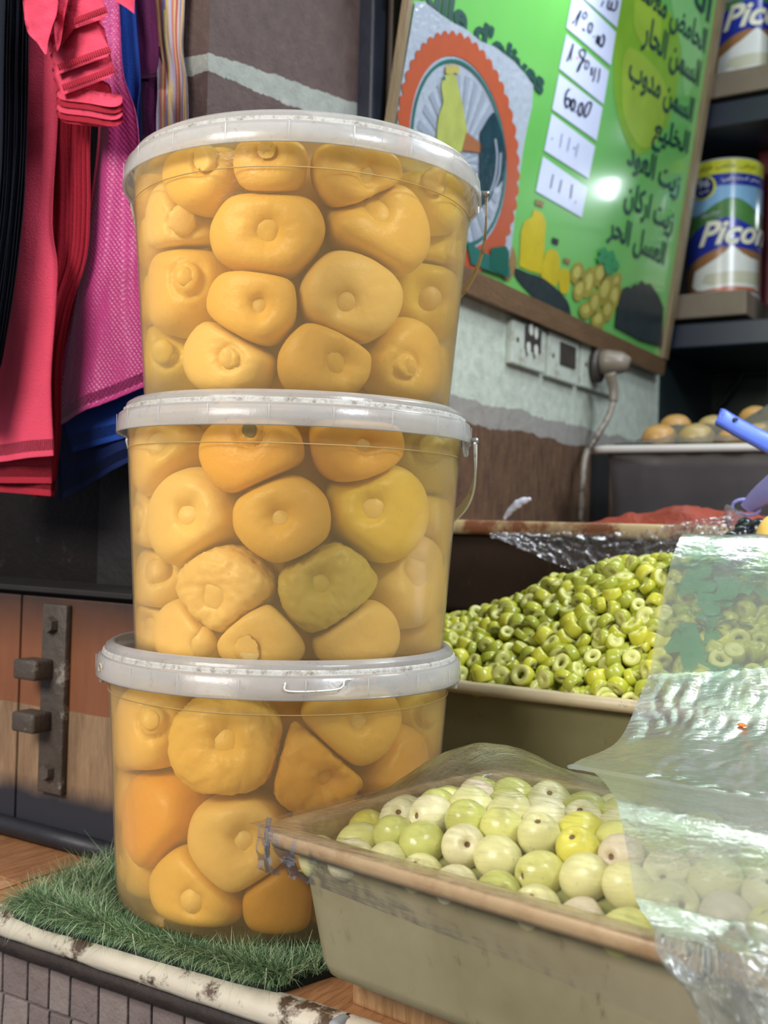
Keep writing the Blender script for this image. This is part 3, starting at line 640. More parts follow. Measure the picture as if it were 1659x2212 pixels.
while v < .185:
    u = .031 + (.012 if r_i % 2 else 0); q_i = 0
    while u < .46:
        uu = u + random.uniform(-.002, .002); vv = v + random.uniform(-.002, .002); x, y, _ = FT(uu, vv, 0)
        # outside the view's right border nothing shows
        if (np.array([x, y, .1]) - CC) @ CR / ((np.array([x, y, .1]) - CC) @ CF) < .50:
            tocam = math.atan2(-y, -x) + random.gauss(0, .8); tilt = random.uniform(.5, 1.6)
            if random.random() < .45: tocam = random.uniform(0, 6.28)
            place(random.choice(protos), (x, y, fh(uu, vv) - .0135 + random.uniform(-.0015, .0015)), (0, tilt, tocam), random.uniform(.90, 1.0), 'whole_olive',
                  'whole pale green olive, %s from left in %s row from the front tray rim' % (NTH[q_i], NTH[r_i]), 'olive', 'whole olives in the foreground tray'); q_i += 1
        u += .0242
    v += .0212; r_i += 1
# cling film drawn over the heap and tucked under the rim
def filmf(u, v):
    uu = -.001 + u * (FL + .002); vv = -.003 + v * (FW + .006)
    z = fh(uu, vv) + .0045 + .0035 * sstep(0, .03, uu) * sstep(0, .03, vv)
    cr = sstep(.01, .05, uu) * (1 - sstep(.06, .13, uu)) * sstep(.06, .12, vv) * (1 - sstep(.16, .23, vv)) * .012
    z += cr + .0011 * abs(nz(uu * 30, vv * 120)) + .0012 * nz(uu * 60, vv * 60, 4)
    return FT(uu, vv, max(z, FZ1 + .0012))
V, Fc, UV = grid(filmf, 150, 70)
cf = mk('cling_film', V, Fc, CLING, uv=UV, label='clear cling film stretched over the whole olives in the foreground tray', cat='film')
def skirtf(u, v):   # along front edge then left edge
    s = u * (FL + .10)
    if s < .10: uu, vv, nx_, ny_ = -.0015, .10 - s, -1, 0
    else: uu, vv, nx_, ny_ = s - .10, -.0015, 0, -1
    if abs(s - .10) < .012: uu += .003; vv += .003
    depth = .022 + .010 * abs(nz(s * 14, 2)) if s < .13 else .024 + .014 * sstep(.13, .45, s) + .003 * nz(s * 9, 5)
    out = .0012 + .0012 * math.sin(v * 3) + (.0022 * nz(s * 90, v * 3) + .0016 * nz(s * 220, v * 6, 3)) * v * (1.2 - sstep(.12, .17, s) * 1.0)
    return FT(uu + nx_ * out, vv + ny_ * out, FZ1 + .0015 - depth * v)
V, Fc, UV = grid(skirtf, 420, 14)
mk('film_skirt', V, Fc, CRUMP if False else film_mat('film_skirt', (.99, .98, 1), (.85, .80, .88), .0, .04, .10, .12, 60, (1, 1, 8), trans=.5, spec=.6), parent=cf, label='crumpled pinkish edge of the film')

# --- sliced olive tray
ST_O = (-.575, .817); SL, SW, SZ0, SZ1 = .66, .225, .060, .1585
stt, STT = tray('olive_tray', 'middle tray heaped with sliced green olive rings behind the buckets', ST_O, 0, SL, SW, SZ0, SZ1,
                traym('tray_olive', (.34, .31, .13), (.52, .48, .24), .30, dirt=(.12, .08, .03)), simple('rim_worn', (.48, .40, .24), .4, .2, 30, .2, 80, dirt=(.10, .07, .05), dscale=34, dlo=.60, dhi=.68), inset=.006)
def sh(x, y):
    f = sstep(.812, .955, y) * (1 - .55 * sstep(.975, 1.05, y)); h = .030 + .075 * sstep(-.56, -.30, x)
    return SZ1 - .002 + h * f * (1 - .6 * sstep(.98, 1.04, y)) + .004 * nz(x * 25, y * 25)
def ring_mesh(sd, seg=18):
    r = np.random.RandomState(sd); R1 = .0086 * r.uniform(.88, 1.1); R0 = R1 * (r.uniform(.2, .38) if r.rand() < .7 else .03); h = R1 * r.uniform(.40, .70); el = r.uniform(.82, 1)
    cut = r.rand() < .15; prof = [(R0, -h * .8), (R1 * .93, -h), (R1, -h * .5), (R1 * 1.02, 0), (R1 * .97, h * .6), (R1 * .88, h), (R0 * 1.05, h * .85)]; n = len(prof); V = []; Fc = []; fm_ = []
    tot = seg if not cut else int(seg * .68)
    for i in range(tot + (1 if cut else 0)):
        a_ = 2 * math.pi * i / seg
        for (q, z) in prof: V.append((q * math.cos(a_) * el, q * math.sin(a_), z))
    for i in range(tot):
        j = (i + 1) % tot if not cut else i + 1
        for k_ in range(n): k2 = (k_ + 1) % n; Fc.append((i * n + k_, j * n + k_, j * n + k2, i * n + k2)); fm_.append(1 if k_ in (0, 5, 6) else 0)
    if cut: Fc += [tuple(range(n)), tuple(tot * n + q for q in range(n))]; fm_ += [1, 1]
    return V, Fc, fm_
SKIN = [simple('slice_skin_a', (.45, .46, .035), .27, .15, 80), simple('slice_skin_b', (.56, .54, .05), .27, .15, 80), simple('slice_skin_c', (.37, .40, .04), .27, .15, 80)]
FLESH = simple('slice_flesh', (.58, .58, .17), .35, .15, 120)
rp = []
for i in range(12):
    V, Fc, fm_ = ring_mesh(i); me = bpy.data.meshes.new('olive_slice'); me.from_pydata(V, [], Fc); me.materials.append(SKIN[i % 3]); me.materials.append(FLESH)
    me.polygons.foreach_set('material_index', fm_); me.polygons.foreach_set('use_smooth', [True] * len(me.polygons)); rp.append(me)
random.seed(9); pts = []; tries = 0
def try_pts(nmax, dmin, acc):
    t_ = 0
    while len(acc) < nmax and t_ < 60000:
        t_ += 1; x = random.uniform(-.556, -.215); y = random.uniform(.832, .985)
        a_ = (np.array([x, y, .2]) - CC); rx_ = a_ @ CR / (a_ @ CF)
        if rx_ < -.02 or rx_ > .37: continue
        z = sh(x, y)
        if all((x - q[0]) ** 2 + (y - q[1]) ** 2 + (z - q[2]) ** 2 > dmin ** 2 for q in acc): acc.append((x, y, z))
try_pts(298, .0118, pts)
for x, y, z in pts:
    place(random.choice(rp), (x, y, z + .001 + random.uniform(-.001, .003)), (random.gauss(.0, .75) + .2, random.gauss(0, .75), random.uniform(0, 6.28)), random.uniform(.92, 1.08), 'olive_slice',
          'shiny sliced green olive ring in the heap in the middle tray', 'olive', 'sliced olive rings in the middle tray')
# the hidden body of the heap, ring by ring in one object
VV = []; FF = []; FM = []
for q in range(900):
    x = random.uniform(-.556, .04); y = random.uniform(.830, 1.010)
    if x > -.26 and y > .955: y -= .10
    z = sh(x, y) - .007 + random.uniform(-.003, .002)
    V, Fc, fm_ = ring_mesh(100 + q % 40, 12); R_ = Euler((random.gauss(0, .8), random.gauss(0, .8), random.uniform(0, 6))).to_matrix(); n = len(VV)
    VV += [tuple(R_ @ Vector(p) + Vector((x, y, z))) for p in V]; FF += [[i + n for i in f] for f in Fc]; FM += fm_
mk('sliced_olive_heap', VV, FF, None, kind='stuff', mats=[SKIN[2], FLESH], fm=FM, label='body of the sliced green olive heap below its top rings in the middle tray', cat='olives')
V, Fc, UV = grid(lambda u, v: (-.556 + u * .62, .830 + v * .200, sh(-.556 + u * .62, .830 + v * .2) - .013), 40, 16)
mk('olive_bed', V, Fc, simple('slice_bed', (.26, .28, .04), .4, .4, 90, .8, 200), parent=stt, kind='stuff')

# --- mint leaves lying on the sliced olives under the sheet
LEAF = simple('mint_leaf', (.02, .18, .05), .5, .3, 60, .5, 160)
hb = empty('herb_sprig', (-.25, .90, .2), 'dark green leafy herb sprig showing through the frosted sheet on the sliced olives', 'herb')
random.seed(4)
def leaf(c, az, tilt, L_, W_):
    V = []; Fc = []
    R_ = Euler((tilt, 0, az)).to_matrix()
    for i in range(9):
        t = i / 8; w_ = W_ * math.sin(math.pi * min(1, t * 1.02)) ** .8 * (1 + .12 * math.sin(t * 40))
        for s_ in (-1, 0, 1): V.append(tuple(Vector(c) + R_ @ Vector((s_ * w_, t * L_, -.12 * L_ * t * t * 2 + abs(s_) * w_ * .25))))
    for i in range(8):
        for s_ in range(2): Fc.append((i * 3 + s_, i * 3 + s_ + 1, (i + 1) * 3 + s_ + 1, (i + 1) * 3 + s_))
    return V, Fc
spots = [(1535, 1320), (1500, 1345), (1545, 1350), (1570, 1330), (1600, 1310), (1590, 1345), (1505, 1450), (1510, 1430), (1540, 1400), (1570, 1390), (1500, 1475), (1530, 1485), (1605, 1370), (1630, 1350), (1530, 1450), (1520, 1370), (1560, 1365), (1585, 1420)]
for px, py in spots:
    yy = .955 - (py - 1290) / 180 * .10; p = ony(px, py, yy); p[2] = sh(p[0], p[1]) + .009
    for q in range(6):
        V, Fc = leaf((p[0] + random.uniform(-.009, .009), p[1] + random.uniform(-.009, .009), p[2] + .001 * q), random.uniform(0, 6.28), random.uniform(-.3, .5), random.uniform(.016, .026), random.uniform(.006, .0095))
        mk('leaf', [(x, y, min(z, sh(x, y) + (.022 if y > .87 else .012))) for x, y, z in V], Fc, LEAF, parent=hb)
V, Fc = tube([ony(1520, 1310, .945) + np.array([0, 0, .004]), ony(1550, 1340, .93) + np.array([0, 0, .004]), ony(1560, 1350, .90)], .0013, 6); mk('stem', V, Fc, LEAF, parent=hb)

# --- big frosted sheet over both olive trays
def P3(px, py, y, dz=0): p = ony(px, py, y); p[2] += dz; return p
LB = [P3(1497, 1232, .985), P3(1440, 1370, .90), P3(1388, 1490, .812), P3(1335, 1600, .745), P3(1238, 1650, .665), P3(1232, 1700, .63), P3(1300, 1840, .575), P3(1365, 1970, .490), P3(1400, 2015, .470), P3(1450, 2080, .459), P3(1520, 2200, .452), P3(1600, 2400, .444)]
RB = [P3(2120, 1110, .985), P3(2120, 1330, .90), P3(2120, 1500, .80), P3(2120, 1640, .715), P3(2120, 1740, .64), P3(2120, 1800, .60), P3(2120, 1950, .54), P3(2120, 2105, .440), P3(2120, 2180, .418), P3(2120, 2300, .408), P3(2120, 2450, .398), P3(2120, 2650, .388)]
LBs = smoothpts(LB, 10); RBs = smoothpts(RB, 10)
caF, saF = math.cos(FA), math.sin(FA)
def toF(x, y): dx, dy = x - FO[0], y - FO[1]; return dx * caF + dy * saF, -dx * saF + dy * caF
def sheetf(u, v):
    f = v * (len(LBs) - 1); i = min(int(f), len(LBs) - 2); t = f - i
    a_ = LBs[i] * (1 - t) + LBs[i + 1] * t; b_ = RBs[i] * (1 - t) + RBs[i + 1] * t; p = a_ * (1 - u) + b_ * u
    am = .0019 * sstep(0, .08, u)
    p = p + np.array([0, -.3, 1]) * am * (nz(u * 7, v * 16, 1) + .6 * abs(nz(u * 16, v * 34, 2)) * 1.5 + .14 * nz(u * 40, v * 80, 5))
    if v > .62:   # hanging part: vertical gathers
        k_ = sstep(.62, .8, v); p = p + np.array([.2, -1, 0]) * k_ * (.007 * math.sin(u * 22 + v * 9) + .008 * nz(u * 16, v * 12, 8) + .0045 * abs(nz(u * 40, v * 36, 2)))
    uu, vv = toF(p[0], p[1])
    if 0 < uu < FL and -.004 < vv < FW: p[2] = max(p[2], max(fh(uu, vv), FZ1) + .005 + .0085 * sstep(0, .04, vv))
    if p[1] > .805 and p[1] < 1.03: p[2] = max(p[2], sh(p[0], p[1]) + .008 + .019 * sstep(.81, .87, p[1]))
    return tuple(p)
V, Fc, UV = grid(sheetf, 200, 280)
mk('plastic_sheet', V, Fc, SHEET, uv=UV, label='large frosted plastic sheet draped over both olive trays and hanging down at right', cat='sheet')

SV = np.array(V); q_ = SV - CC; w_ = q_ @ CF; ppx = 829.5 + FPX * (q_ @ CR) / w_; ppy = 1106 - FPX * (q_ @ CU) / w_
fl = SV[np.argmin((ppx - 1603) ** 2 + (ppy - 1567) ** 2)]
mk('carrot_flake', ICO3 * np.array([.0034, .0012, .0014]) + fl + np.array([0, -.0012, .0012]), ICO3F, simple('flake_orange', (.85, .22, .03), .5), label='tiny orange vegetable flake stuck on the frosted plastic sheet', cat='scrap')
# --- harissa tray behind, dark brown front
HY = 1.105
darkbody = traym('tray_brown', (.055, .034, .024), (.085, .052, .034), 0, .4, (.14, .10, .07))
l_ = ony(975, 1140, HY); r_ = ony(1600, 1140, HY)
ht, HT = tray('spice_tray', 'deep brown-stained tray of red spice paste with a thick yellowed rim, behind the sliced olives', (l_[0] - .06, HY - .012), 0, r_[0] - l_[0] + .12, .22, .1895, .2975, darkbody,
              simple('rim_yellowed', (.60, .44, .22), .25, .2, 20, .2, 60, dirt=(.25, .09, .04), dscale=16, dlo=.48, dhi=.60, Coat_Weight=.6), inset=.004, rimw=.010, lip=.016)
red = simple('red_spice', (.30, .035, .010), .6, .35, 30, 1.0, 120)
def harf(u, v):
    x = l_[0] - .02 + u * (r_[0] - l_[0] + .06); y = HY + .012 + v * .17
    f = sstep(0, .2, v) * (1 - sstep(.8, 1, v)); px = u
    return (x, y, .289 + f * (-.004 + .030 * sstep(.25, .7, u) * (1 - .4 * sstep(.75, 1, u)) + .006 * nz(x * 30, y * 20) + .003 * nz(x * 90, y * 90)))
V, Fc, UV = grid(harf, 90, 30); mk('spice_paste', V, Fc, red, label='mounded brick-red spice paste in the brown-stained tray', cat='paste', kind='stuff')
# film bunched along its front rim
def hfilm(u, v):
    a_ = P3(1060 + u * 520, 1150 - 34 * sstep(.5, 1, u), HY - .016); lowy = 1160 + 78 * math.sin(math.pi * min(1, u * 1.05)) ** 1.3 + 35 * sstep(.3, .6, u) * (1 - sstep(.8, 1, u))
    b_ = P3(1060 + u * 500, lowy, HY - .030)
    p = a_ * (1 - v) + b_ * v; p[1] += .004 * nz(u * 30, v * 9) + .003 * nz(u * 80, v * 24, 3); p[2] += .002 * nz(u * 60, v * 20, 9); p[1] = min(p[1], HY - .014)
    return tuple(p)
V, Fc, UV = grid(hfilm, 140, 24); mk('cling_film', V, Fc, CRUMP, uv=UV, label='bunched lilac-tinted cling film hanging off the front rim of the spice tray', cat='film')
def twist(pa, r0, sd):
    pa = smoothpts(pa, 6); n_ = len(pa); V, Fc = tube(pa, r0, 12, rad=[r0 * (.45 + .9 * math.sin(math.pi * i / (n_ - 1)) + .07 * math.sin(i * 1.3 + sd)) for i in range(n_)])
    return [(x + .0016 * nz(x * 200, y * 200, z * 200), y, z + .0016 * nz(x * 200 + 9, y * 200, z * 200)) for x, y, z in V], Fc
V, Fc = twist([P3(1572, 1098, HY - .02), P3(1590, 1125, HY - .03), P3(1600, 1160, HY - .03), P3(1580, 1180, HY - .03)], .008, 1)
mk('film_knot', V, Fc, CRUMP, label='twisted white knot of cling film at the right corner of the spice tray', cat='film')
V, Fc = twist([P3(1088, 1122, HY), P3(1105, 1100, HY), P3(1125, 1085, HY), P3(1146, 1078, HY)], .0034, 2)
mk('plastic_shred', V, Fc, simple('shred_white', (.75, .75, .85), .4), label='small curled white plastic shred sticking up behind the left rim of spice tray', cat='scrap')
# --- black olives and an orange fruit at the right edge, in a pale bowl
bo = simple('black_olive', (.008, .009, .014), .12, .4, 60, .4, 200, Coat_Weight=.5)
cb = ony(1622, 1185, 1.035); 
V, Fc = lathe([(.0001, cb[2] - .060), (.035, cb[2] - .060), (.062, cb[2] - .015), (.066, cb[2] - .006), (.064, cb[2] - .006), (.058, cb[2] - .018), (.0001, cb[2] - .040)], cb[0] + .034, cb[1] + .022, 40)
mk('olive_bowl', V, Fc, simple('bowl_white', (.50, .50, .46), .3), label='pale bowl holding the black olives beyond the top of the frosted sheet', cat='bowl')
random.seed(2); k = 0
for px, py, yy in ((1583, 1172, 1.02), (1602, 1160, 1.03), (1622, 1150, 1.04), (1640, 1142, 1.04), (1596, 1190, 1.005), (1617, 1178, 1.01), (1640, 1168, 1.02), (1572, 1205, 1.0), (1590, 1212, 1.0), (1560, 1218, 1.0), (1655, 1185, 1.01), (1612, 1205, 1.0), (1636, 1200, 1.0), (1610, 1140, 1.05)):
    P, Fc2, _ = olive_mesh(40 + k, 1.15, False); R_ = np.array(Euler((random.uniform(0, 3), random.uniform(0, 3), 0)).to_matrix())
    mk('black_olive', (P * .0098) @ R_.T + ony(px, py, yy), Fc2, bo, label='glossy black olive in the small heap at the right frame edge', cat='olive', group='black olives at the right edge'); k += 1
P, Fc2, _ = olive_mesh(77, 1.3, False)
mk('orange_lemon', P * .016 + ony(1674, 1162, .99), Fc2, LEM['gold'], label='orange preserved lemon cut by the right frame edge beside the black olives', cat='lemon')

# --- back tub with covered fruit
TY = 1.46
tl_ = ony(1287, 965, TY); tr_ = ony(1720, 965, TY)
tm = traym('tub_grey', (.10, .095, .10), (.20, .18, .20), .30, .25, (.10, .08, .07))
bt, BT = tray('storage_tub', 'grey translucent storage tub of whole fruit under film, at the back on the right', (tl_[0], TY - .02), 0, tr_[0] - tl_[0] + .12, .24, .301, tl_[2], tm, simple('tub_rim', (.46, .45, .42), .3, .1, 30), rimw=.014, inset=.012)
fr = [simple('tub_fruit_a', (.36, .20, .055), .4, .25, 30), simple('tub_fruit_b', (.30, .22, .08), .4, .25, 30)]
random.seed(6)
for j, (px, py, rr, yy) in enumerate(((1425, 950, 50, 1.50), (1505, 950, 52, 1.50), (1585, 955, 48, 1.50), (1650, 945, 52, 1.50), (1460, 925, 44, 1.56), (1540, 925, 42, 1.56), (1632, 908, 46, 1.57))):
    c = ony(px, py, yy); rd = rr / FPX * ((c - CC) @ CF) * .8; r2 = 1 + .05 * wob(ICO3, 3, j)
    mk('covered_fruit', ICO3 * r2[:, None] * np.array([1, 1, .85]) * rd + c, ICO3F, fr[j % 2], label=('round yellow-brown fruit in the grey back tub, %s from left in its ' % NTH[j if j < 4 else j - 4]) + ('front row' if j < 4 else 'back row'), cat='fruit', group='fruit in the grey back tub')
def tubfilm(u, v):
    x = tl_[0] + .01 + u * (tr_[0] - tl_[0] + .08); y = TY - .012 + v * .22
    f = sstep(0, .25, u) * sstep(0, .35, v) * (1 - sstep(.7, 1, v)); hh = .032 + .060 * sstep(.45, .8, u)
    return (x, y, tl_[2] + .003 + f * hh + .002 * nz(x * 40, y * 40) + .0015 * nz(x * 110, y * 110))
V, Fc, UV = grid(tubfilm, 70, 40); mk('cling_film', V, Fc, film_mat('tub_film', (.9, .88, .84), (.55, .54, .50), .16, .35, .12, .7, 70, trans=.4, spec=1.0), uv=UV, label='clear film domed over the fruit in the grey back tub', cat='film')

# --- blue scoop handle and lilac scoop
blue = simple('blue_plastic', (.115, .20, .80), .28, .05, 20)
lil = simple('lilac_plastic', (.34, .36, .80), .28, .08, 20)
def strap(pts, half, th, mat, name, **kw):
    """flat bar lying along pts, width in the image plane"""
    pts = smoothpts(pts, 8); V = []; n_ = len(pts); vd = np.array(CF)
    for i, p in enumerate(pts):
        t_ = pts[min(i + 1, n_ - 1)] - pts[max(i - 1, 0)]; t_ /= np.linalg.norm(t_); s_ = np.cross(t_, vd); s_ /= np.linalg.norm(s_); nn = np.cross(s_, t_)
        h_ = half(i / (n_ - 1))
        for a_, b_ in ((-h_, -th), (-h_ * .7, -th * 1.6), (h_ * .7, -th * 1.6), (h_, -th), (h_, th), (-h_, th)): V.append(p + s_ * a_ + nn * b_)
    Fc = [(i * 6 + k_, i * 6 + (k_ + 1) % 6, (i + 1) * 6 + (k_ + 1) % 6, (i + 1) * 6 + k_) for i in range(n_ - 1) for k_ in range(6)] + [tuple(range(6)), tuple((n_ - 1) * 6 + q for q in range(6))]
    return mk(name, V, Fc, mat, **kw)
sp = strap([P3(1552, 900, 1.10), P3(1562, 905, 1.10), P3(1600, 927, 1.08), P3(1660, 958, 1.05), P3(1740, 1000, 1.02)], lambda t: .0088 * math.sqrt(max(.01, 1 - (1 - min(1, t * 12)) ** 2)), .0025, blue, 'scoop_handle', label='bright blue plastic scoop handle pointing in from the right above spice tray', cat='scoop')
hp = ony(1585, 909, 1.089)
vv, ff = tube([hp - CF * .0052, hp - CF * .0040], .003, 10, rad=[.0030, .0030]); mk('hanging_hole', vv, ff, simple('hole_dark', (.01, .012, .03), .6), parent=sp)
sc2 = empty('lilac_scoop', P3(1640, 1080, 1.12).tolist(), 'translucent lilac plastic scoop resting in the red spice at the right edge', 'scoop')
o1 = strap([P3(1612, 1096, 1.13), P3(1640, 1075, 1.12), P3(1690, 1040, 1.10), P3(1760, 985, 1.08)], lambda t: .006 + .012 * t, .002, lil, 'handle', parent=sc2)
lp = [P3(1612 + 22 * math.cos(q / 16 * 6.283 + .6) * 1.0 - 12 * math.sin(q / 16 * 6.283), 1096 - 12 * math.sin(q / 16 * 6.283) - 12 * math.cos(q / 16 * 6.283), 1.13) for q in range(17)]
vv, ff = tube(lp, .0018, 8); mk('scoop_loop', vv, ff, lil, parent=sc2)

# ================================================================== SIGN BOARD
TH = math.radians(8); BX0, BZ0 = -.638, .612
NB = np.array([math.cos(TH), 0, -math.sin(TH)]); VB = np.array([math.sin(TH), 0, math.cos(TH)]); UB = np.array([0, 1., 0])
def bp(px, py):
    d = ray(px, py); o = np.array([BX0, 0, BZ0]); t = ((o - CC) @ NB) / (d @ NB); p = CC + d * t - o; return p @ UB, p @ VB
def b3(u, v, h=0): return np.array([BX0, 0, BZ0]) + UB * u + VB * v + NB * h
uL = bp(866, 150)[0]; uR = bp(1428, 740)[0]; vT = .92
sgn = empty('price_sign', tuple(b3((uL + uR) / 2, 0, 0)), 'green wood-framed price sign with Arabic lettering and a rooster sticker, leaning out from the wall', 'sign')
def bbox(u0, u1, v0, v1, h0, h1):
    V = [b3(u, v, h) for h in (h0, h1) for u, v in ((u0, v0), (u1, v0), (u1, v1), (u0, v1))]
    return V, [(0, 1, 2, 3), (7, 6, 5, 4), (0, 4, 5, 1), (1, 5, 6, 2), (2, 6, 7, 3), (3, 7, 4, 0)]
def greenm():
    t = NT('sign_green'); co = t.coord('Object'); mp = t.n('ShaderNodeMapping'); t.l(co, mp.inputs[0])
    n1 = t.noise(mp.outputs[0], 3.0, 3, .5, dist=.6); n2 = t.noise(co, 130, 4, .8)
    c = t.mixc(n1, (.105, .40, .070), (.19, .54, .14))
    c = t.mixc(t.ramp(n2, [(.70, (0, 0, 0)), (.76, (1, 1, 1))]), c, (.035, .10, .03))
    return t.done(t.prin(c, .22, t.bump(t.noise(co, 20, 2), .05, .002), Coat_Weight=.5, Coat_Roughness=.09))
mk('sign_panel', *bbox(uL, uR, 0, vT, -.004, 0), greenm(), parent=sgn, smooth=False)
frm = simple('sign_frame_wood', (.15, .085, .040), .45, .4, 20, .5, 90, stretch=(5, .8, 5)); frm2 = simple('sign_frame_side', (.20, .145, .075), .42, .4, 20, .4, 90, stretch=(5, 5, .8))
mk('frame_bottom', *bbox(uL - .008, uR + .020, -.030, .0, -.014, .008), frm, parent=sgn, smooth=False)
mk('frame_left', *bbox(uL - .008, uL, 0, vT, -.006, .003), frm2, parent=sgn, smooth=False)
mk('frame_right', *bbox(uR, uR + .024, 0, vT, -.014, .010), frm2, parent=sgn, smooth=False)
mk('frame_top', *bbox(uL - .008, uR + .024, vT, vT + .03, -.014, .008), frm, parent=sgn, smooth=False)
FLAT = {}
def flat(name, col, rough=.4, var=.08, scale=60, **k):
    if name not in FLAT: FLAT[name] = simple(name, col, rough, var, scale, **k)
    return FLAT[name]
def poly(pts2, to3, h):
    tri = tessellate_polygon([[Vector((x, y, 0)) for x, y in pts2]]); return [to3(x, y, h) for x, y in pts2], [tuple(t) for t in tri]
def cs(P, m=5):   # closed smooth polygon
    n = len(P); out = []
    for i in range(n):
        a_, b_, c_, d_ = [np.array(P[(i + k_) % n], float) for k_ in (-1, 0, 1, 2)]
        for k_ in range(m):
            t = k_ / m; out.append(tuple(.5 * ((2 * b_) + (c_ - a_) * t + (2 * a_ - 5 * b_ + 4 * c_ - d_) * t * t + (3 * b_ - a_ - 3 * c_ + d_) * t ** 3)))
    return out
def clipu(P): return [(min(max(u, uL + .001), uR - .001), min(max(v, .001), vT)) for u, v in P]
def decal(name, pxs, mat, h, parent=None, smooth_=False, label=None):
    P = cs(pxs) if smooth_ else pxs
    V, Fc = poly(clipu([bp(*p) for p in P]), b3, h); return mk(name, V, Fc, mat, parent=parent or sgn, smooth=False, label=label)
def stroke(pxs, wpx, h, to2=bp, to3=b3, sm=4):
    """ribbon of a pen or print stroke"""
    P = [np.array(p, float) for p in (smoothpts(pxs, sm) if len(pxs) > 2 else pxs)]; V = []; Fc = []
    for i, p in enumerate(P):
        t_ = P[min(i + 1, len(P) - 1)] - P[max(i - 1, 0)]; t_ = t_ / max(1e-6, np.linalg.norm(t_)); n_ = np.array([-t_[1], t_[0]]) * wpx / 2
        for q in (p - n_, p + n_): a_, b_ = to2(q[0], q[1]); V.append(to3(a_, b_, h))
    Fc = [(2 * i, 2 * i + 1, 2 * i + 3, 2 * i + 2) for i in range(len(P) - 1)]; return V, Fc
# faint lemon picture behind the lettering
lemp = flat('print_lemon', (.20, .40, .025), .3, .25, 20); lemp2 = flat('print_lemon_light', (.30, .46, .04), .3, .25, 20); halo = flat('print_halo', (.22, .52, .17), .3, .1)
decal('printed_fruit', [(1345, -20), (1400, -20), (1455, 40), (1470, 120), (1460, 200), (1440, 270), (1395, 330), (1360, 320), (1330, 230), (1325, 140), (1330, 60)], lemp, .0004, smooth_=True, label='pale printed lemons')
decal('printed_fruit', [(1375, -10), (1420, 10), (1425, 80), (1400, 110), (1370, 60)], lemp2, .0007, smooth_=True)
decal('printed_fruit', [(1350, 110), (1400, 130), (1440, 200), (1420, 300), (1380, 315), (1345, 240)], lemp2, .0007, smooth_=True)
decal('printed_halo', [(1450, -10), (1500, -10), (1515, 120), (1480, 210), (1470, 100)], halo, .0003, smooth_=True)
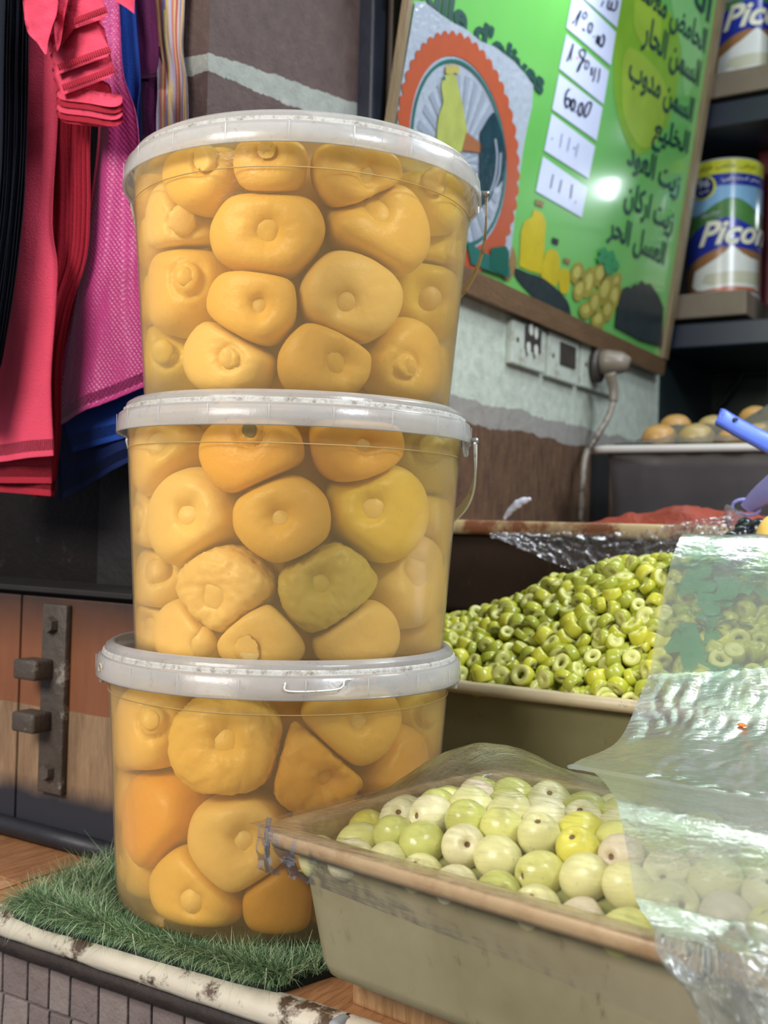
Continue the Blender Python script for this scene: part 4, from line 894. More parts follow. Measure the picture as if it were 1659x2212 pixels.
# price labels
lab_m = flat('price_paper', (.60, .66, .86), .25, .06, 40); ink = flat('marker_ink', (.010, .014, .035), .4); inkf = flat('faded_ink', (.23, .25, .33), .5); redink = flat('red_ink', (.75, .16, .24), .5)
quads = [[(1251, -60), (1345, -24), (1331, 60), (1238, -22)], [(1237, -20), (1329, 70), (1318, 142), (1222, 60)], [(1222, 74), (1314, 154), (1302, 226), (1206, 148)],
         [(1206, 160), (1300, 232), (1287, 304), (1191, 236)], [(1190, 246), (1284, 316), (1270, 386), (1174, 325)], [(1171, 338), (1267, 405), (1255, 470), (1156, 413)]]
seps = flat('price_gap', (.07, .30, .05), .4)
for q, Q in enumerate(quads):
    o = decal('price_label', Q, lab_m, .0012, label=['white price label cut by the frame top', 'white price label reading 120.00', 'white price label reading 180.00', 'white price label reading 60.00', 'faded price label with three slanted strokes', 'faded price label with 1 1 1'][q])
    S = {0: [([(1301, 2), (1296, 14)], 3), ([(1313, 0), (1310, 16), (1316, 20), (1320, 4), (1317, 18), (1326, 22), (1331, 8), (1330, 0)], 3.6)],
         1: [([(1233, 50), (1240, 44), (1252, 22), (1249, 34), (1241, 56)], 3.2), ([(1258, 28), (1256, 37), (1262, 40), (1265, 32), (1262, 26), (1258, 28)], 2.6), ([(1255, 62), (1261, 66)], 3), ([(1270, 50), (1268, 66), (1273, 70), (1277, 54), (1273, 50), (1270, 52)], 3.2), ([(1279, 78), (1281, 80)], 4), ([(1289, 76), (1286, 90), (1291, 93), (1294, 78), (1291, 92), (1298, 100), (1303, 84), (1300, 74)], 4.4)],
         2: [([(1222, 132), (1228, 118), (1236, 94)], 3.6), ([(1236, 96), (1232, 114), (1230, 130)], 2.6), ([(1254, 106), (1249, 112), (1253, 124), (1260, 130), (1254, 136), (1248, 150), (1244, 154), (1249, 140), (1258, 126), (1262, 112), (1254, 106)], 3.2), ([(1264, 130), (1261, 146), (1266, 148), (1270, 136), (1264, 130)], 2.6), ([(1276, 145), (1275, 163)], 4.4), ([(1284, 146), (1281, 166), (1278, 176)], 3.2), ([(1293, 148), (1291, 168), (1288, 178)], 3)],
         3: [([(1228, 192), (1221, 200), (1218, 220), (1222, 232), (1229, 222), (1226, 212), (1219, 216)], 4.2), ([(1234, 214), (1231, 232), (1236, 238), (1240, 222), (1235, 213)], 4.4), ([(1240, 240), (1242, 242)], 3.5), ([(1252, 222), (1247, 234), (1248, 248), (1254, 246), (1256, 226), (1252, 222)], 4.4), ([(1264, 226), (1260, 244), (1261, 252), (1268, 246), (1275, 224), (1268, 222), (1264, 230)], 4)],
         4: [([(1212, 288), (1207, 318)], 2.2), ([(1229, 296), (1223, 326)], 2.2), ([(1247, 310), (1241, 338)], 2.2), ([(1237, 318), (1240, 321)], 4), ([(1189, 298), (1191, 300)], 4)],
         5: [([(1193, 376), (1187, 406)], 3), ([(1211, 388), (1205, 416)], 3), ([(1234, 398), (1230, 428)], 3), ([(1240, 436), (1242, 437)], 4.5)]}[q]
    if q < 4: V, Fc = join(*[stroke(s_, w_, .0020) for s_, w_ in S]); mk('handwriting', V, Fc, ink, parent=o, smooth=False)
    else:
        for s_, w_ in S: mk('pen_stroke', *stroke(s_, w_, .0020), inkf, parent=o, smooth=False)
    if q == 2: mk('red_mark', *stroke([(1243, 124), (1245, 127)], 4, .0021), redink, parent=o, smooth=False)

# Arabic shaping with presentation forms
AR = {'ا': (0xFE8D, 0xFE8E), 'ب': (0xFE8F, 0xFE90, 0xFE91, 0xFE92), 'ت': (0xFE95, 0xFE96, 0xFE97, 0xFE98), 'ح': (0xFEA1, 0xFEA2, 0xFEA3, 0xFEA4), 'خ': (0xFEA5, 0xFEA6, 0xFEA7, 0xFEA8), 'د': (0xFEA9, 0xFEAA), 'ر': (0xFEAD, 0xFEAE), 'ز': (0xFEAF, 0xFEB0),
      'س': (0xFEB1, 0xFEB2, 0xFEB3, 0xFEB4), 'ص': (0xFEB9, 0xFEBA, 0xFEBB, 0xFEBC), 'ض': (0xFEBD, 0xFEBE, 0xFEBF, 0xFEC0), 'ع': (0xFEC9, 0xFECA, 0xFECB, 0xFECC), 'ق': (0xFED5, 0xFED6, 0xFED7, 0xFED8), 'ك': (0xFED9, 0xFEDA, 0xFEDB, 0xFEDC), 'ل': (0xFEDD, 0xFEDE, 0xFEDF, 0xFEE0),
      'م': (0xFEE1, 0xFEE2, 0xFEE3, 0xFEE4), 'ن': (0xFEE5, 0xFEE6, 0xFEE7, 0xFEE8), 'و': (0xFEED, 0xFEEE), 'ي': (0xFEF1, 0xFEF2, 0xFEF3, 0xFEF4), 'ط': (0xFEC1, 0xFEC2, 0xFEC3, 0xFEC4)}
def shape(s):
    out = []
    for i, ch in enumerate(s):
        if ch not in AR: out.append(ch); continue
        pj = i > 0 and s[i - 1] in AR and len(AR[s[i - 1]]) == 4; nj = i < len(s) - 1 and s[i + 1] in AR and len(AR[ch]) == 4; f_ = AR[ch]
        out.append(chr(f_[3] if pj and nj else f_[1] if pj else f_[2] if nj else f_[0]))
    return ''.join(out)[::-1]
def textmesh(s, bold=0, shear=0):
    c = bpy.data.curves.new('t', 'FONT'); c.body = s; c.offset = bold; c.shear = shear; c.resolution_u = 3; o = bpy.data.objects.new('t', c); COL.objects.link(o)
    dg = bpy.context.evaluated_depsgraph_get(); me = bpy.data.meshes.new_from_object(o.evaluated_get(dg)); V = np.array([v.co[:] for v in me.vertices]).reshape(-1, 3); Fc = [list(p.vertices) for p in me.polygons]
    bpy.data.objects.remove(o); bpy.data.curves.remove(c); bpy.data.meshes.remove(me)
    if len(V) == 0: V = np.zeros((1, 3))
    lo = V.min(0); hi = V.max(0); V = (V - lo) / np.maximum(hi - lo, 1e-9); return V[:, :2], Fc
arink = flat('sign_ink', (.010, .060, .050), .35)
def signtext(s, pl, pr, hpx, name='lettering', bold=.022, ar=True, mat=None, h=.0016, label=None):
    """baseline from pixel pl to pixel pr on the sign, cap height hpx (pixels straight up at pl)"""
    V2, Fc = textmesh(shape(s) if ar else s, bold); a_ = np.array(bp(*pl)); b_ = np.array(bp(*pr)); t_ = np.array(bp(pl[0] + hpx * .14, pl[1] - hpx))
    t_ = np.array([a_[0], t_[1]]); V = []
    for x, y in V2: q = a_ + (b_ - a_) * x + (t_ - a_) * y; V.append(b3(min(q[0], uR - .001), q[1], h))
    mk(name, V, Fc, mat or arink, parent=sgn, smooth=False, label=label)
for s, pl, pr, hp_ in (('الحا', (1462, -38), (1530, 50), 78), ('الحامض معقد', (1378, 14), (1518, 130), 78), ('السمن الحار', (1382, 108), (1504, 204), 82), ('السمن مدوب', (1352, 186), (1490, 280), 78),
                      ('الخليع', (1404, 322), (1480, 356), 78), ('زيت العود', (1350, 370), (1462, 438), 74), ('زيت اركان', (1344, 458), (1448, 518), 74), ('العسل الحر', (1308, 524), (1430, 588), 72)):
    signtext(s, pl, pr, hp_)
signtext("Huile d'olives", (868, -34), (1170, 208), 66, ar=False, bold=.04, mat=flat('sign_ink_dark', (.02, .07, .06), .35), label='dark Latin lettering half hidden by the sticker')
# sticker with the rooster
stk = decal('rooster_sticker', [(892, 4), (912, 4), (945, 30), (975, 50), (1000, 62), (1035, 90), (1062, 100), (1105, 132), (1130, 160), (1148, 185), (1145, 230), (1132, 290), (1125, 330), (1117, 390), (1108, 470), (1100, 540), (1096, 560), (1060, 585), (1000, 580), (880, 540), (855, 420), (852, 250), (860, 190)],
            flat('sticker_silver', (.36, .41, .48), .22, .18, 90, bump=.9, bscale=110), .0028, label='torn silver sticker with a rooster inside an orange scalloped ring')
ROOT[stk.name] = ROOT[sgn.name]
ang = lambda k, n: 2 * math.pi * k / n
ecx, ecy = 984, 330; erx, ery = 131, 262; tl2 = math.radians(-5)
def epx(f, k, n): 
    a_ = ang(k, n); x, y = erx * f * math.cos(a_), ery * f * math.sin(a_); return (ecx + x * math.cos(tl2) - y * math.sin(tl2) * .9, ecy + x * math.sin(tl2) + y * math.cos(tl2) + .32 * x * .25)
def annulus(f0, f1, n, scal=0):
    V = []; Fc = []
    for k_ in range(n):
        V.append(b3(*clipu([bp(*epx(f0, k_, n))])[0], .0036 if scal else .0044)); V.append(b3(*clipu([bp(*epx(f1 * (1 + (scal * abs(math.sin(k_ * math.pi / 6)))), k_, n))])[0], .0036 if scal else .0044))
    for k_ in range(n): j = (k_ + 1) % n; Fc.append((2 * k_, 2 * k_ + 1, 2 * j + 1, 2 * j))
    return V, Fc
mk('scalloped_ring', *annulus(.80, .97, 288, .045), flat('print_orange', (.40, .085, .035), .3, .12), parent=stk, smooth=False)
mk('green_ring', *annulus(.745, .775, 144), flat('print_teal', (.02, .13, .11), .3), parent=stk, smooth=False)
rays = []
for k_ in range(28):
    a0 = ang(k_, 28); P = []
    for f_, da in ((.06, 0), (.72, -.055), (.72, .055)):
        x, y = erx * f_ * math.cos(a0 + da), ery * f_ * math.sin(a0 + da); P.append(b3(*clipu([bp(ecx + x, ecy + y + 20)])[0], .0034))
    rays.append((P, [(0, 1, 2)]))
mk('printed_rays', *join(*rays), flat('print_grey', (.27, .31, .38), .3), parent=stk, smooth=False)
decal('rooster_neck', [(958, 160), (966, 158), (975, 162), (980, 175), (984, 195), (992, 225), (998, 260), (1003, 300), (985, 330), (940, 320), (939, 260), (948, 230), (950, 215), (946, 190), (950, 172)], flat('print_olive', (.36, .40, .10), .3, .3, 50), .0046, stk, True)
decal('rooster_comb', [(954, 158), (956, 138), (961, 145), (965, 136), (968, 145), (974, 136), (976, 146), (982, 139), (985, 152), (984, 160), (972, 158), (964, 162)], flat('print_mustard', (.40, .36, .10), .3), .0050, stk)
decal('rooster_beak', [(946, 164), (955, 168), (953, 175)], flat('print_teal', (.02, .13, .11)), .0050, stk)
decal('rooster_shoulder', [(1000, 286), (1020, 300), (1038, 318), (1030, 330), (990, 325)], flat('print_rust', (.30, .12, .05), .3), .0048, stk)
decal('rooster_tail', [(1057, 244), (1066, 256), (1078, 290), (1084, 320), (1086, 345), (1080, 385), (1070, 400), (1060, 410), (1052, 430), (1040, 440), (1030, 430), (1030, 300), (1037, 275)], flat('print_darkteal', (.015, .045, .06), .2, .5, 40, bump=.5, bscale=80), .0048, stk, True)
for pts_ in ([(1062, 300), (1066, 340), (1060, 390), (1044, 430)], [(1074, 330), (1070, 380), (1058, 412)]):
    mk('tail_feather_line', *stroke(pts_, 4, .0053), flat('print_grey', (.27, .31, .38)), parent=stk, smooth=False)
decal('printed_base', [(1000, 520), (1030, 540), (1094, 575), (1094, 600), (1010, 570)], flat('print_teal', (.02, .13, .11)), .0054, stk)
decal('green_seal', [(1052, 535), (1085, 531), (1092, 545), (1088, 600), (1050, 578)], flat('print_darkgreen', (.01, .10, .07), .25), .0058, stk)
# printed groceries along the bottom
yel = flat('print_yellow', (.50, .40, .012), .3, .25, 30); blk = flat('print_black', (.018, .03, .032), .3, .6, 60); oli = flat('print_olivefruit', (.30, .26, .04), .3, .4, 40); olh = flat('print_fruit_hi', (.46, .42, .10), .3, .3, 40); grn = flat('print_leaf', (.03, .25, .09), .3, .3)
decal('printed_bowl', [(1085, 560), (1098, 530), (1110, 540), (1115, 575), (1100, 605), (1086, 600)], flat('print_brown', (.25, .16, .06), .3, .4), .0010, smooth_=True)
decal('printed_bottle', [(1152, 452), (1170, 460), (1178, 480), (1175, 540), (1168, 592), (1140, 584), (1120, 574), (1124, 500), (1130, 480), (1148, 468)], yel, .0010, label='printed yellow oil bottle')
decal('printed_cap', [(1156, 430), (1174, 436), (1171, 448), (1154, 442)], flat('print_brown', (.25, .16, .06)), .0014)
decal('printed_cap', [(1192, 512), (1206, 518), (1203, 530), (1190, 524)], blk, .0014)
decal('printed_cap', [(1217, 556), (1232, 562), (1228, 572), (1215, 566)], flat('print_brown', (.25, .16, .06)), .0014)
decal('printed_jar', [(1178, 545), (1200, 542), (1208, 570), (1203, 612), (1182, 620), (1168, 600)], yel, .0012, smooth_=True)
decal('printed_jar', [(1208, 585), (1225, 582), (1230, 600), (1225, 632), (1208, 628)], yel, .0012, smooth_=True)
decal('printed_heap', [(1112, 580), (1140, 590), (1170, 600), (1205, 628), (1228, 660), (1225, 700), (1160, 650), (1116, 604)], blk, .0014, smooth_=True, label='printed heap of dark olives')
for (x, y, a_, b_) in ((1245, 590, 14, 24), (1270, 610, 15, 34), (1250, 625, 13, 26), (1295, 590, 14, 30), (1305, 625, 15, 36), (1325, 640, 13, 30), (1282, 655, 13, 28), (1262, 670, 14, 18), (1310, 670, 13, 24), (1330, 610, 10, 22), (1290, 690, 16, 20)):
    dk_ = [(x + a_ * math.cos(t) - .25 * b_ * math.sin(t), y + b_ * math.sin(t) + .3 * a_ * math.cos(t)) for t in np.linspace(0, 6.28, 14)[:-1]]
    hh = .0012 + .0003 * ((x * 7 + y) % 7); o = decal('printed_olive', dk_, oli, hh)
    decal('printed_olive', [(px_ * .55 + (x - 2) * .45, py_ * .55 + (y - 4) * .45) for px_, py_ in dk_], olh, hh + .0002)
for (x, y) in ((1300, 545), (1316, 552), (1308, 565), (1324, 572), (1296, 560), (1312, 582)):
    decal('printed_parsley', [(x + (9 + 4 * (q % 2)) * math.cos(q * .7), y + (9 + 4 * (q % 2)) * math.sin(q * .7)) for q in range(9)], grn, .0034 + .0001 * (x % 5))
decal('printed_black_olives', [(1340, 625), (1350, 618), (1358, 622), (1366, 612), (1374, 616), (1382, 604), (1390, 614), (1400, 612), (1408, 622), (1420, 640), (1430, 665), (1428, 750), (1380, 735), (1325, 705), (1330, 660)], blk, .0034, label='printed pile of black olives')

# ================================================================== SOCKETS, PLUG, CABLE
sw = simple('socket_ivory', (.50, .55, .47), .4, .1, 30, dirt=(.22, .17, .08), dscale=22, dlo=.56, dhi=.70); so = simple('socket_dark', (.035, .028, .022), .4, .6, 50)
def wbox(y0, y1, z0, z1, x0, x1, bev=0): return box(((x0 + x1) / 2, (y0 + y1) / 2, (z0 + z1) / 2), (x1 - x0, y1 - y0, z1 - z0), bev=bev)
SO = [((1105, 695), (1180, 812), (1131, 703), (1163, 765), 'leftmost wall outlet with a charred twin-hole insert'), ((1183, 720), (1251, 838), (1207, 738), (1238, 798), 'middle wall outlet with a brown switch insert'), ((1255, 745), (1330, 862), (1276, 762), (1310, 812), 'rightmost wall outlet holding the plug')]
for (a_, b_, c_, d_, lb) in SO:
    A_, B_, C_, D_ = [onx(p[0], p[1], WX + .008) for p in (a_, b_, c_, d_)]
    y0, y1, z1, z0 = A_[1], B_[1] - .008, A_[2] + .004, B_[2] + .002
    e = empty('wall_socket', (WX, (y0 + y1) / 2, z0), lb, 'socket', 'row of wall outlets under the sign')
    mk('cover_plate', *wbox(y0, y1, z0, z1, WX, WX + .010, .002), sw, parent=e, smooth=False)
    mk('insert', *wbox(C_[1], D_[1], D_[2], C_[2], WX + .006, WX + .0125, .001), so, parent=e, smooth=False)
    if lb.startswith('left'):
        for px, py in ((1146, 712), (1157, 720), (1141, 752), (1157, 758)):
            p = onx(px, py, WX + .0125); vv, ff = tube([p, p + np.array([.0015, 0, 0])], .006, 8); vv = [(x, p[1] + (y - p[1]) * 1.0, p[2] + (z - p[2]) * 1.5) for x, y, z in vv]; mk('contact_shield', vv, ff, flat('socket_white', (.6, .62, .55), .3), parent=e, smooth=False)
    pc = onx((a_[0] + c_[0]) / 2, (c_[1] + d_[1]) / 2, WX + .010); vv, ff = tube([pc, pc + np.array([.001, 0, 0])], .0035, 8); mk('screw', vv, ff, so, parent=e, smooth=False)
pm = simple('plug_grey', (.20, .17, .13), .32, .3, 60); pmd = simple('plug_dark', (.05, .042, .035), .4)
pc = onx(1285, 790, WX + .014); pf = onx(1306, 800, WX + .05)
pl_ = empty('power_plug', tuple(pc), 'dirty grey round power plug pushed into the rightmost outlet, cable hanging down', 'plug')
vv, ff = tube([pc, pc + np.array([.010, 0, 0])], .022, 20); mk('socket_well', [(x, y, pc[2] + (z - pc[2]) * 1.25) for x, y, z in vv], ff, pmd, parent=pl_)
pq = pc + np.array([.010, 0, .004]); vv, ff = tube([pq, pq + np.array([.012, .002, 0]), pq + np.array([.032, .006, -.001]), pq + np.array([.044, .009, -.004])], .02, 20, rad=[.0205, .0205, .0175, .011]); mk('plug_body', vv, ff, pm, parent=pl_)
w0 = onx(1318, 806, WX + .050)
cpts = [w0, onx(1325, 838, WX + .053), onx(1325, 868, WX + .054), onx(1312, 905, WX + .05), onx(1285, 950, WX + .04), onx(1265, 985, WX + .03), onx(1259, 1040, WX + .03), onx(1256, 1100, WX + .03), onx(1254, 1180, WX + .03)]
vv, ff = tube(smoothpts(cpts[:2] + [cpts[2]], 10), .009, 10, rad=[.0090 - .00014 * i + (.0010 if i % 2 else -.0005) for i in range(21)]); mk('strain_relief', vv, ff, pm, parent=pl_)
vv, ff = tube(smoothpts(cpts[2:], 8), .0050, 10); mk('cable', vv, ff, simple('cable_grey', (.24, .21, .17), .35, .4, 60, dirt=(.06, .045, .03), dscale=40, dlo=.5, dhi=.6), parent=pl_)
vv, ff = tube([(WX + .004, 1.30, .55), (WX + .004, 1.30, .549)], .001, 4)
# black strip paints the shade of the gap right of the brown boards
y0 = onx(1262, 1000, WX)[1]; y1 = onx(1318, 1000, WX)[1]
struct('gap_shade_strip', *box((WX + .005, (y0 + y1) / 2, .20), (.010, (y1 - y0) * .55, .43)), simple('gap_shade_black', (.006, .006, .006), .9))
# thin dark wire on the tiled wall
vv, ff = tube(smoothpts([P3(1660, 690, 2.36), P3(1620, 780, 2.36), P3(1575, 850, 2.36), P3(1530, 910, 2.36), P3(1500, 960, 2.36)], 6), .0055, 8); mk('wire', vv, ff, simple('black_wire', (.006, .008, .009), .4), label='thin black wire slanting down the dark tiled back wall', cat='wire')

# ================================================================== SHELVES AND TINS
shm = simple('shelf_board', (.16, .125, .085), .6, .3, 16, .3, 80); shd = simple('shelf_blue_black', (.008, .014, .028), .4, .3, 20)
def shelf(px0, py_top, th, y0, y1, x1, label, m1):
    p = ony(px0, py_top, y0); 
    return mk('shelf', *box(((p[0] + x1) / 2, (y0 + y1) / 2, p[2] - th / 2), (x1 - p[0], y1 - y0, th), bev=.003), m1, smooth=False, label=label, cat='shelf')
CY = 2.13
cz = {}
s1 = ony(1560, 640, CY - .06)
def shelfz(z, th, x0, x1, lb, m_): mk('shelf', *box(((x0 + x1) / 2, CY + .06, z - th / 2), (x1 - x0, .36, th), bev=.003), m_, smooth=False, label=lb, cat='shelf')
zA = ony(1560, 636, CY - .09)[2]; zB = ony(1580, 166, CY - .09)[2]
xl = ony(1440, 660, CY - .12)[0]
xr = ony(1612, 660, CY - .12)[0]
shelfz(zA, .046, xl, xr, 'short brown wooden shelf board under the lower tin', shm)
shelfz(zA - .056, .045, xl - .01, .9, 'long blue-black shelf rail below the brown board', shd)
shelfz(zB, .046, xl, .9, 'brown wooden shelf board under the upper tin', shm)
shelfz(zB - .056, .045, xl - .01, .9, 'long blue-black shelf rail below the upper tin', shd)
up = ony(1652, 600, CY - .13)
mk('shelf_upright', *box((up[0] + .02, CY - .06, .90), (.040, .05, 1.2), bev=.003), shd, smooth=False, label='blue-black upright post of the shelving right of the lower tin', cat='post')
def tin(pxc, pxw, z0, z1, nm, lb, upper):
    c = CC + ray(pxc, 400) * 0; d = ray(pxc, 480); c = CC + d * (CY / d[1]); cx_, cy_ = c[0], CY; dep = (np.array([cx_, cy_, .9]) - CC) @ CF; R_ = pxw / 2 / FPX * dep
    e = empty(nm, (cx_, cy_, z0), lb, 'tin', 'cheese tins on the shelves')
    H_ = z1 - z0; st_ = simple('tin_white', (.62, .64, .60), .3, .05) if 'tin_white' not in bpy.data.materials else bpy.data.materials['tin_white']
    V, Fc = lathe([(.0001, z0), (R_ * .98, z0), (R_ * 1.01, z0 + .003), (R_ * 1.01, z0 + .009), (R_, z0 + .012), (R_, z1 - .012), (R_ * .985, z1 - .004), (R_ * .97, z1), (.0001, z1)], cx_, cy_, 96); mk('tin_body', V, Fc, st_, parent=e)
    a0 = math.atan2(-cy_, -cx_)   # towards the camera
    def W3(s, t, h): a_ = a0 + s; return np.array([cx_ + (R_ + .0008 + h) * math.cos(a_), cy_ + (R_ + .0008 + h) * math.sin(a_), z0 + t * H_])
    def patch(name, f0, f1, m_, h, s0=-1.6, s1=1.6, lab=None):
        V = []; n_ = 64
        for i in range(n_ + 1):
            s = s0 + (s1 - s0) * i / n_; V += [W3(s, f0(s), h), W3(s, f1(s), h)]
        mk(name, V, [(2 * i, 2 * i + 1, 2 * i + 3, 2 * i + 2) for i in range(n_)], m_, parent=e, label=lab)
    K = lambda v: (lambda s: v)
    blu = flat('tin_blue', (.018, .035, .30), .2, .1); skyc = flat('tin_sky', (.22, .42, .62), .2, .2, 20); gr = flat('tin_meadow', (.07, .20, .05), .2, .5, 30); brn = flat('tin_wood', (.30, .15, .06), .25, .3, 20); yl = flat('tin_band_yellow', (.62, .66, .05), .2, .1)
    crm = flat('tin_cream', (.66, .68, .62), .25, .04); crd = flat('tin_cream_shade', (.50, .50, .36), .25, .08); rd = flat('tin_red', (.42, .12, .06), .3, .4, 40)
    patch('label_wood_print', K(.045), K(.42), brn, 0)
    patch('label_meadow_print', K(.38), K(.80), gr, .0003)
    patch('label_sky_print', lambda s: .66 + .05 * math.sin(s * 3 + 1), K(.82), skyc, .0006)
    patch('label_blue_band', lambda s: .36 - .09 * max(0, -s) ** 1.2 - .02 * max(0, s), lambda s: .57 - .09 * max(0, -s) ** 1.5 - .10 * max(0, s - .2), blu, .0009, lab='wide blue band behind the brand name')
    patch('label_top_blue', K(.80), K(.885), blu, .0009)
    patch('label_yellow_band', K(.885), K(.985), yl, .0011, lab='yellow top band with small Arabic print')
    def wpoly(name, P, m_, h, lab=None):
        bm = bmesh.new(); vs = [bm.verts.new((x, y, 0)) for x, y in P]; f_ = bm.faces.new(vs); bmesh.ops.triangulate(bm, faces=[f_])
        for _ in range(3):
            lg = [q for q in bm.edges if q.calc_length() > .12]
            if lg: bmesh.ops.subdivide_edges(bm, edges=lg, cuts=1); bmesh.ops.triangulate(bm, faces=bm.faces[:])
        V, Fc = frombm(bm); mk(name, [W3(x, y, h) for x, y, _ in V], Fc, m_, parent=e, label=lab)
    wpoly('cheese_wedge_print', [(-.95, .10), (-.85, .20), (-.5, .235), (-.15, .285), (.22, .365), (.5, .31), (.75, .285), (1.1, .28), (1.1, .055), (.2, .075), (-.4, .05), (-.75, .06)], crm, .0014, 'printed white cheese wedge')
    wpoly('wedge_side_print', [(-.6, .115), (-.5, .165), (.3, .185), (1.08, .19), (1.08, .10), (.3, .10), (-.3, .085)], crd, .0018)
    wpoly('topping_print', [(-.6, .05), (.1, .075), (.9, .075), (.95, .05), (.1, .04)], rd, .0020)
    def wt(s, s0, s1, t0, t1, m_, bold=.01, shear=0, name='lettering', ar=False, slope=0):
        V2, Fc = textmesh(shape(s) if ar else s, bold, shear); bm = bmesh.new(); vs = [bm.verts.new((s0 + x * (s1 - s0), t0 + y * (t1 - t0) + slope * x, 0)) for x, y in V2]
        for f_ in Fc:
            try: bm.faces.new([vs[i] for i in f_])
            except ValueError: pass
        V, F2 = frombm(bm); mk(name, [W3(x, y, .0026) for x, y, _ in V], F2, m_, parent=e, smooth=False)
    wt('Picon', -.70, 1.38, .37, .545, flat('tin_letter_cream', (.70, .70, .52), .3), .03, .35, 'brand_lettering', slope=.015)
    wt('عرض خاص عرض', -.85, .85, .915, .960, flat('tin_print_brown', (.25, .20, .02), .3), .01, ar=True)
    wpoly('round_seal', [(-.60 + .34 * (1 + .06 * (q % 2)) * math.cos(q * math.pi / 16) , .80 + .085 * (1 + .06 * (q % 2)) * math.sin(q * math.pi / 16)) for q in range(32)], yl, .0020)
    wpoly('round_seal', [(-.61 + .30 * math.cos(q * math.pi / 12), .80 + .078 * math.sin(q * math.pi / 12)) for q in range(24)], flat('tin_navy', (.015, .022, .12), .25), .0023)
    wt('96', -.78, -.42, .80, .862, flat('tin_letter_grey', (.42, .46, .50), .3), .03, 0, 'number')
    wt('قطعة', -.76, -.44, .752, .785, flat('tin_letter_grey', (.42, .46, .50)), .01, ar=True)
    wt('سعر استثنائي'.replace('ث', 'ت').replace('ئ', 'ي'), -.10, 1.0, .820, .862, flat('tin_letter_white', (.66, .68, .74), .3), .015, ar=True)
    wt('Mutlley', -.68, -.12, .555, .60, flat('tin_letter_grey', (.42, .46, .50)), .0, .4, slope=.03)
zlow = zA + .0005; ztop = ony(1570, 330, CY - .09)[2]
tin(1566, 152, zlow, ztop, 'cheese_tin', 'lower printed tin reading Picon and 96, standing on the short brown shelf board', False)
tin(1607, 150, zB + .0005, zB + ztop - zlow, 'cheese_tin', 'upper printed tin cut off by the top of the photo, behind the sign edge', True)
rp_ = ony(1650, 300, CY + .05)
mk('red_packet', *box((rp_[0] + .035, CY + .08, zA + .20), (.09, .06, .40), bev=.004), simple('packet_maroon', (.16, .012, .02), .3, .6, 12), smooth=False, label='dark maroon packet standing behind the lower tin at the right edge', cat='packet')

# ================================================================== HANGING BAGS
def clothm(name, col, rough=.8, weave=900, sheen=0, dots=False):
    t = NT(name); uv = t.coord('UV'); co = t.coord(); sp = t.n('ShaderNodeSeparateXYZ'); t.l(uv, sp.inputs[0])
    n1 = t.noise(co, 25, 4); c = t.mixc(n1, tuple(x * .82 for x in col), tuple(min(1, x * 1.1) for x in col))
    h = t.noise(co, weave * .55, 3, .5, (1, 1, 2.2)) 
    if dots:
        mp = t.n('ShaderNodeMapping'); mp.inputs['Scale'].default_value = (1, 1, 1); mp.inputs['Rotation'].default_value = (0, .7, 0); t.l(co, mp.inputs[0])
        vo = t.n('ShaderNodeTexVoronoi'); vo.inputs['Scale'].default_value = 300; vo.inputs['Randomness'].default_value = .15; t.l(mp.outputs[0], vo.inputs['Vector']); h = vo.outputs['Distance']
    # heat-sealed hem: short ribs in the last strip above the bottom edge
    wv = t.n('ShaderNodeTexWave'); wv.inputs['Scale'].default_value = 16; wv.bands_direction = 'X'; t.l(uv, wv.inputs[0])
    hem = t.math('MULTIPLY', t.math('GREATER_THAN', sp.outputs[1], .965), t.math('LESS_THAN', sp.outputs[1], .988)); hh = t.math('MULTIPLY', hem, wv.outputs['Fac'])
    nb = t.bump(h, 1.0 if dots else .8, .0012); nb = t.bump(hh, 1.0, .003, nb)
    return t.done(t.prin(c, rough, nb, Sheen_Weight=sheen, Specular_IOR_Level=.5 if dots else .2))
CL = {'black': clothm('cloth_navy_black', (.006, .009, .017), .75), 'pink': clothm('cloth_coral', (.80, .075, .14), .7), 'red': clothm('cloth_crimson', (.42, .020, .040), .75), 'shiny': clothm('cloth_magenta', (.46, .045, .19), .38, dots=True),
      'blue': clothm('cloth_blue', (.014, .060, .33), .6), 'navy': clothm('cloth_navy', (.006, .016, .085), .7), 'purple': clothm('cloth_plum', (.085, .012, .060), .6)}
def stripem():
    t = NT('cloth_striped'); uv = t.coord('UV'); sp = t.n('ShaderNodeSeparateXYZ'); t.l(uv, sp.inputs[0])
    r = t.ramp(t.math('FRACT', t.math('MULTIPLY', sp.outputs[0], 2.0)), [(0, (.45, .38, .42)), (.12, (.30, .26, .42)), (.2, (.45, .10, .06)), (.3, (.52, .34, .16)), (.42, (.36, .06, .05)), (.55, (.50, .42, .40)), (.7, (.24, .20, .40)), (.82, (.62, .45, .16)), (1, (.5, .42, .4))])
    r.node.color_ramp.interpolation = 'CONSTANT'
    return t.done(t.prin(r, .6, t.bump(t.noise(t.coord(), 500, 2), .3, .001)))
STR = stripem()
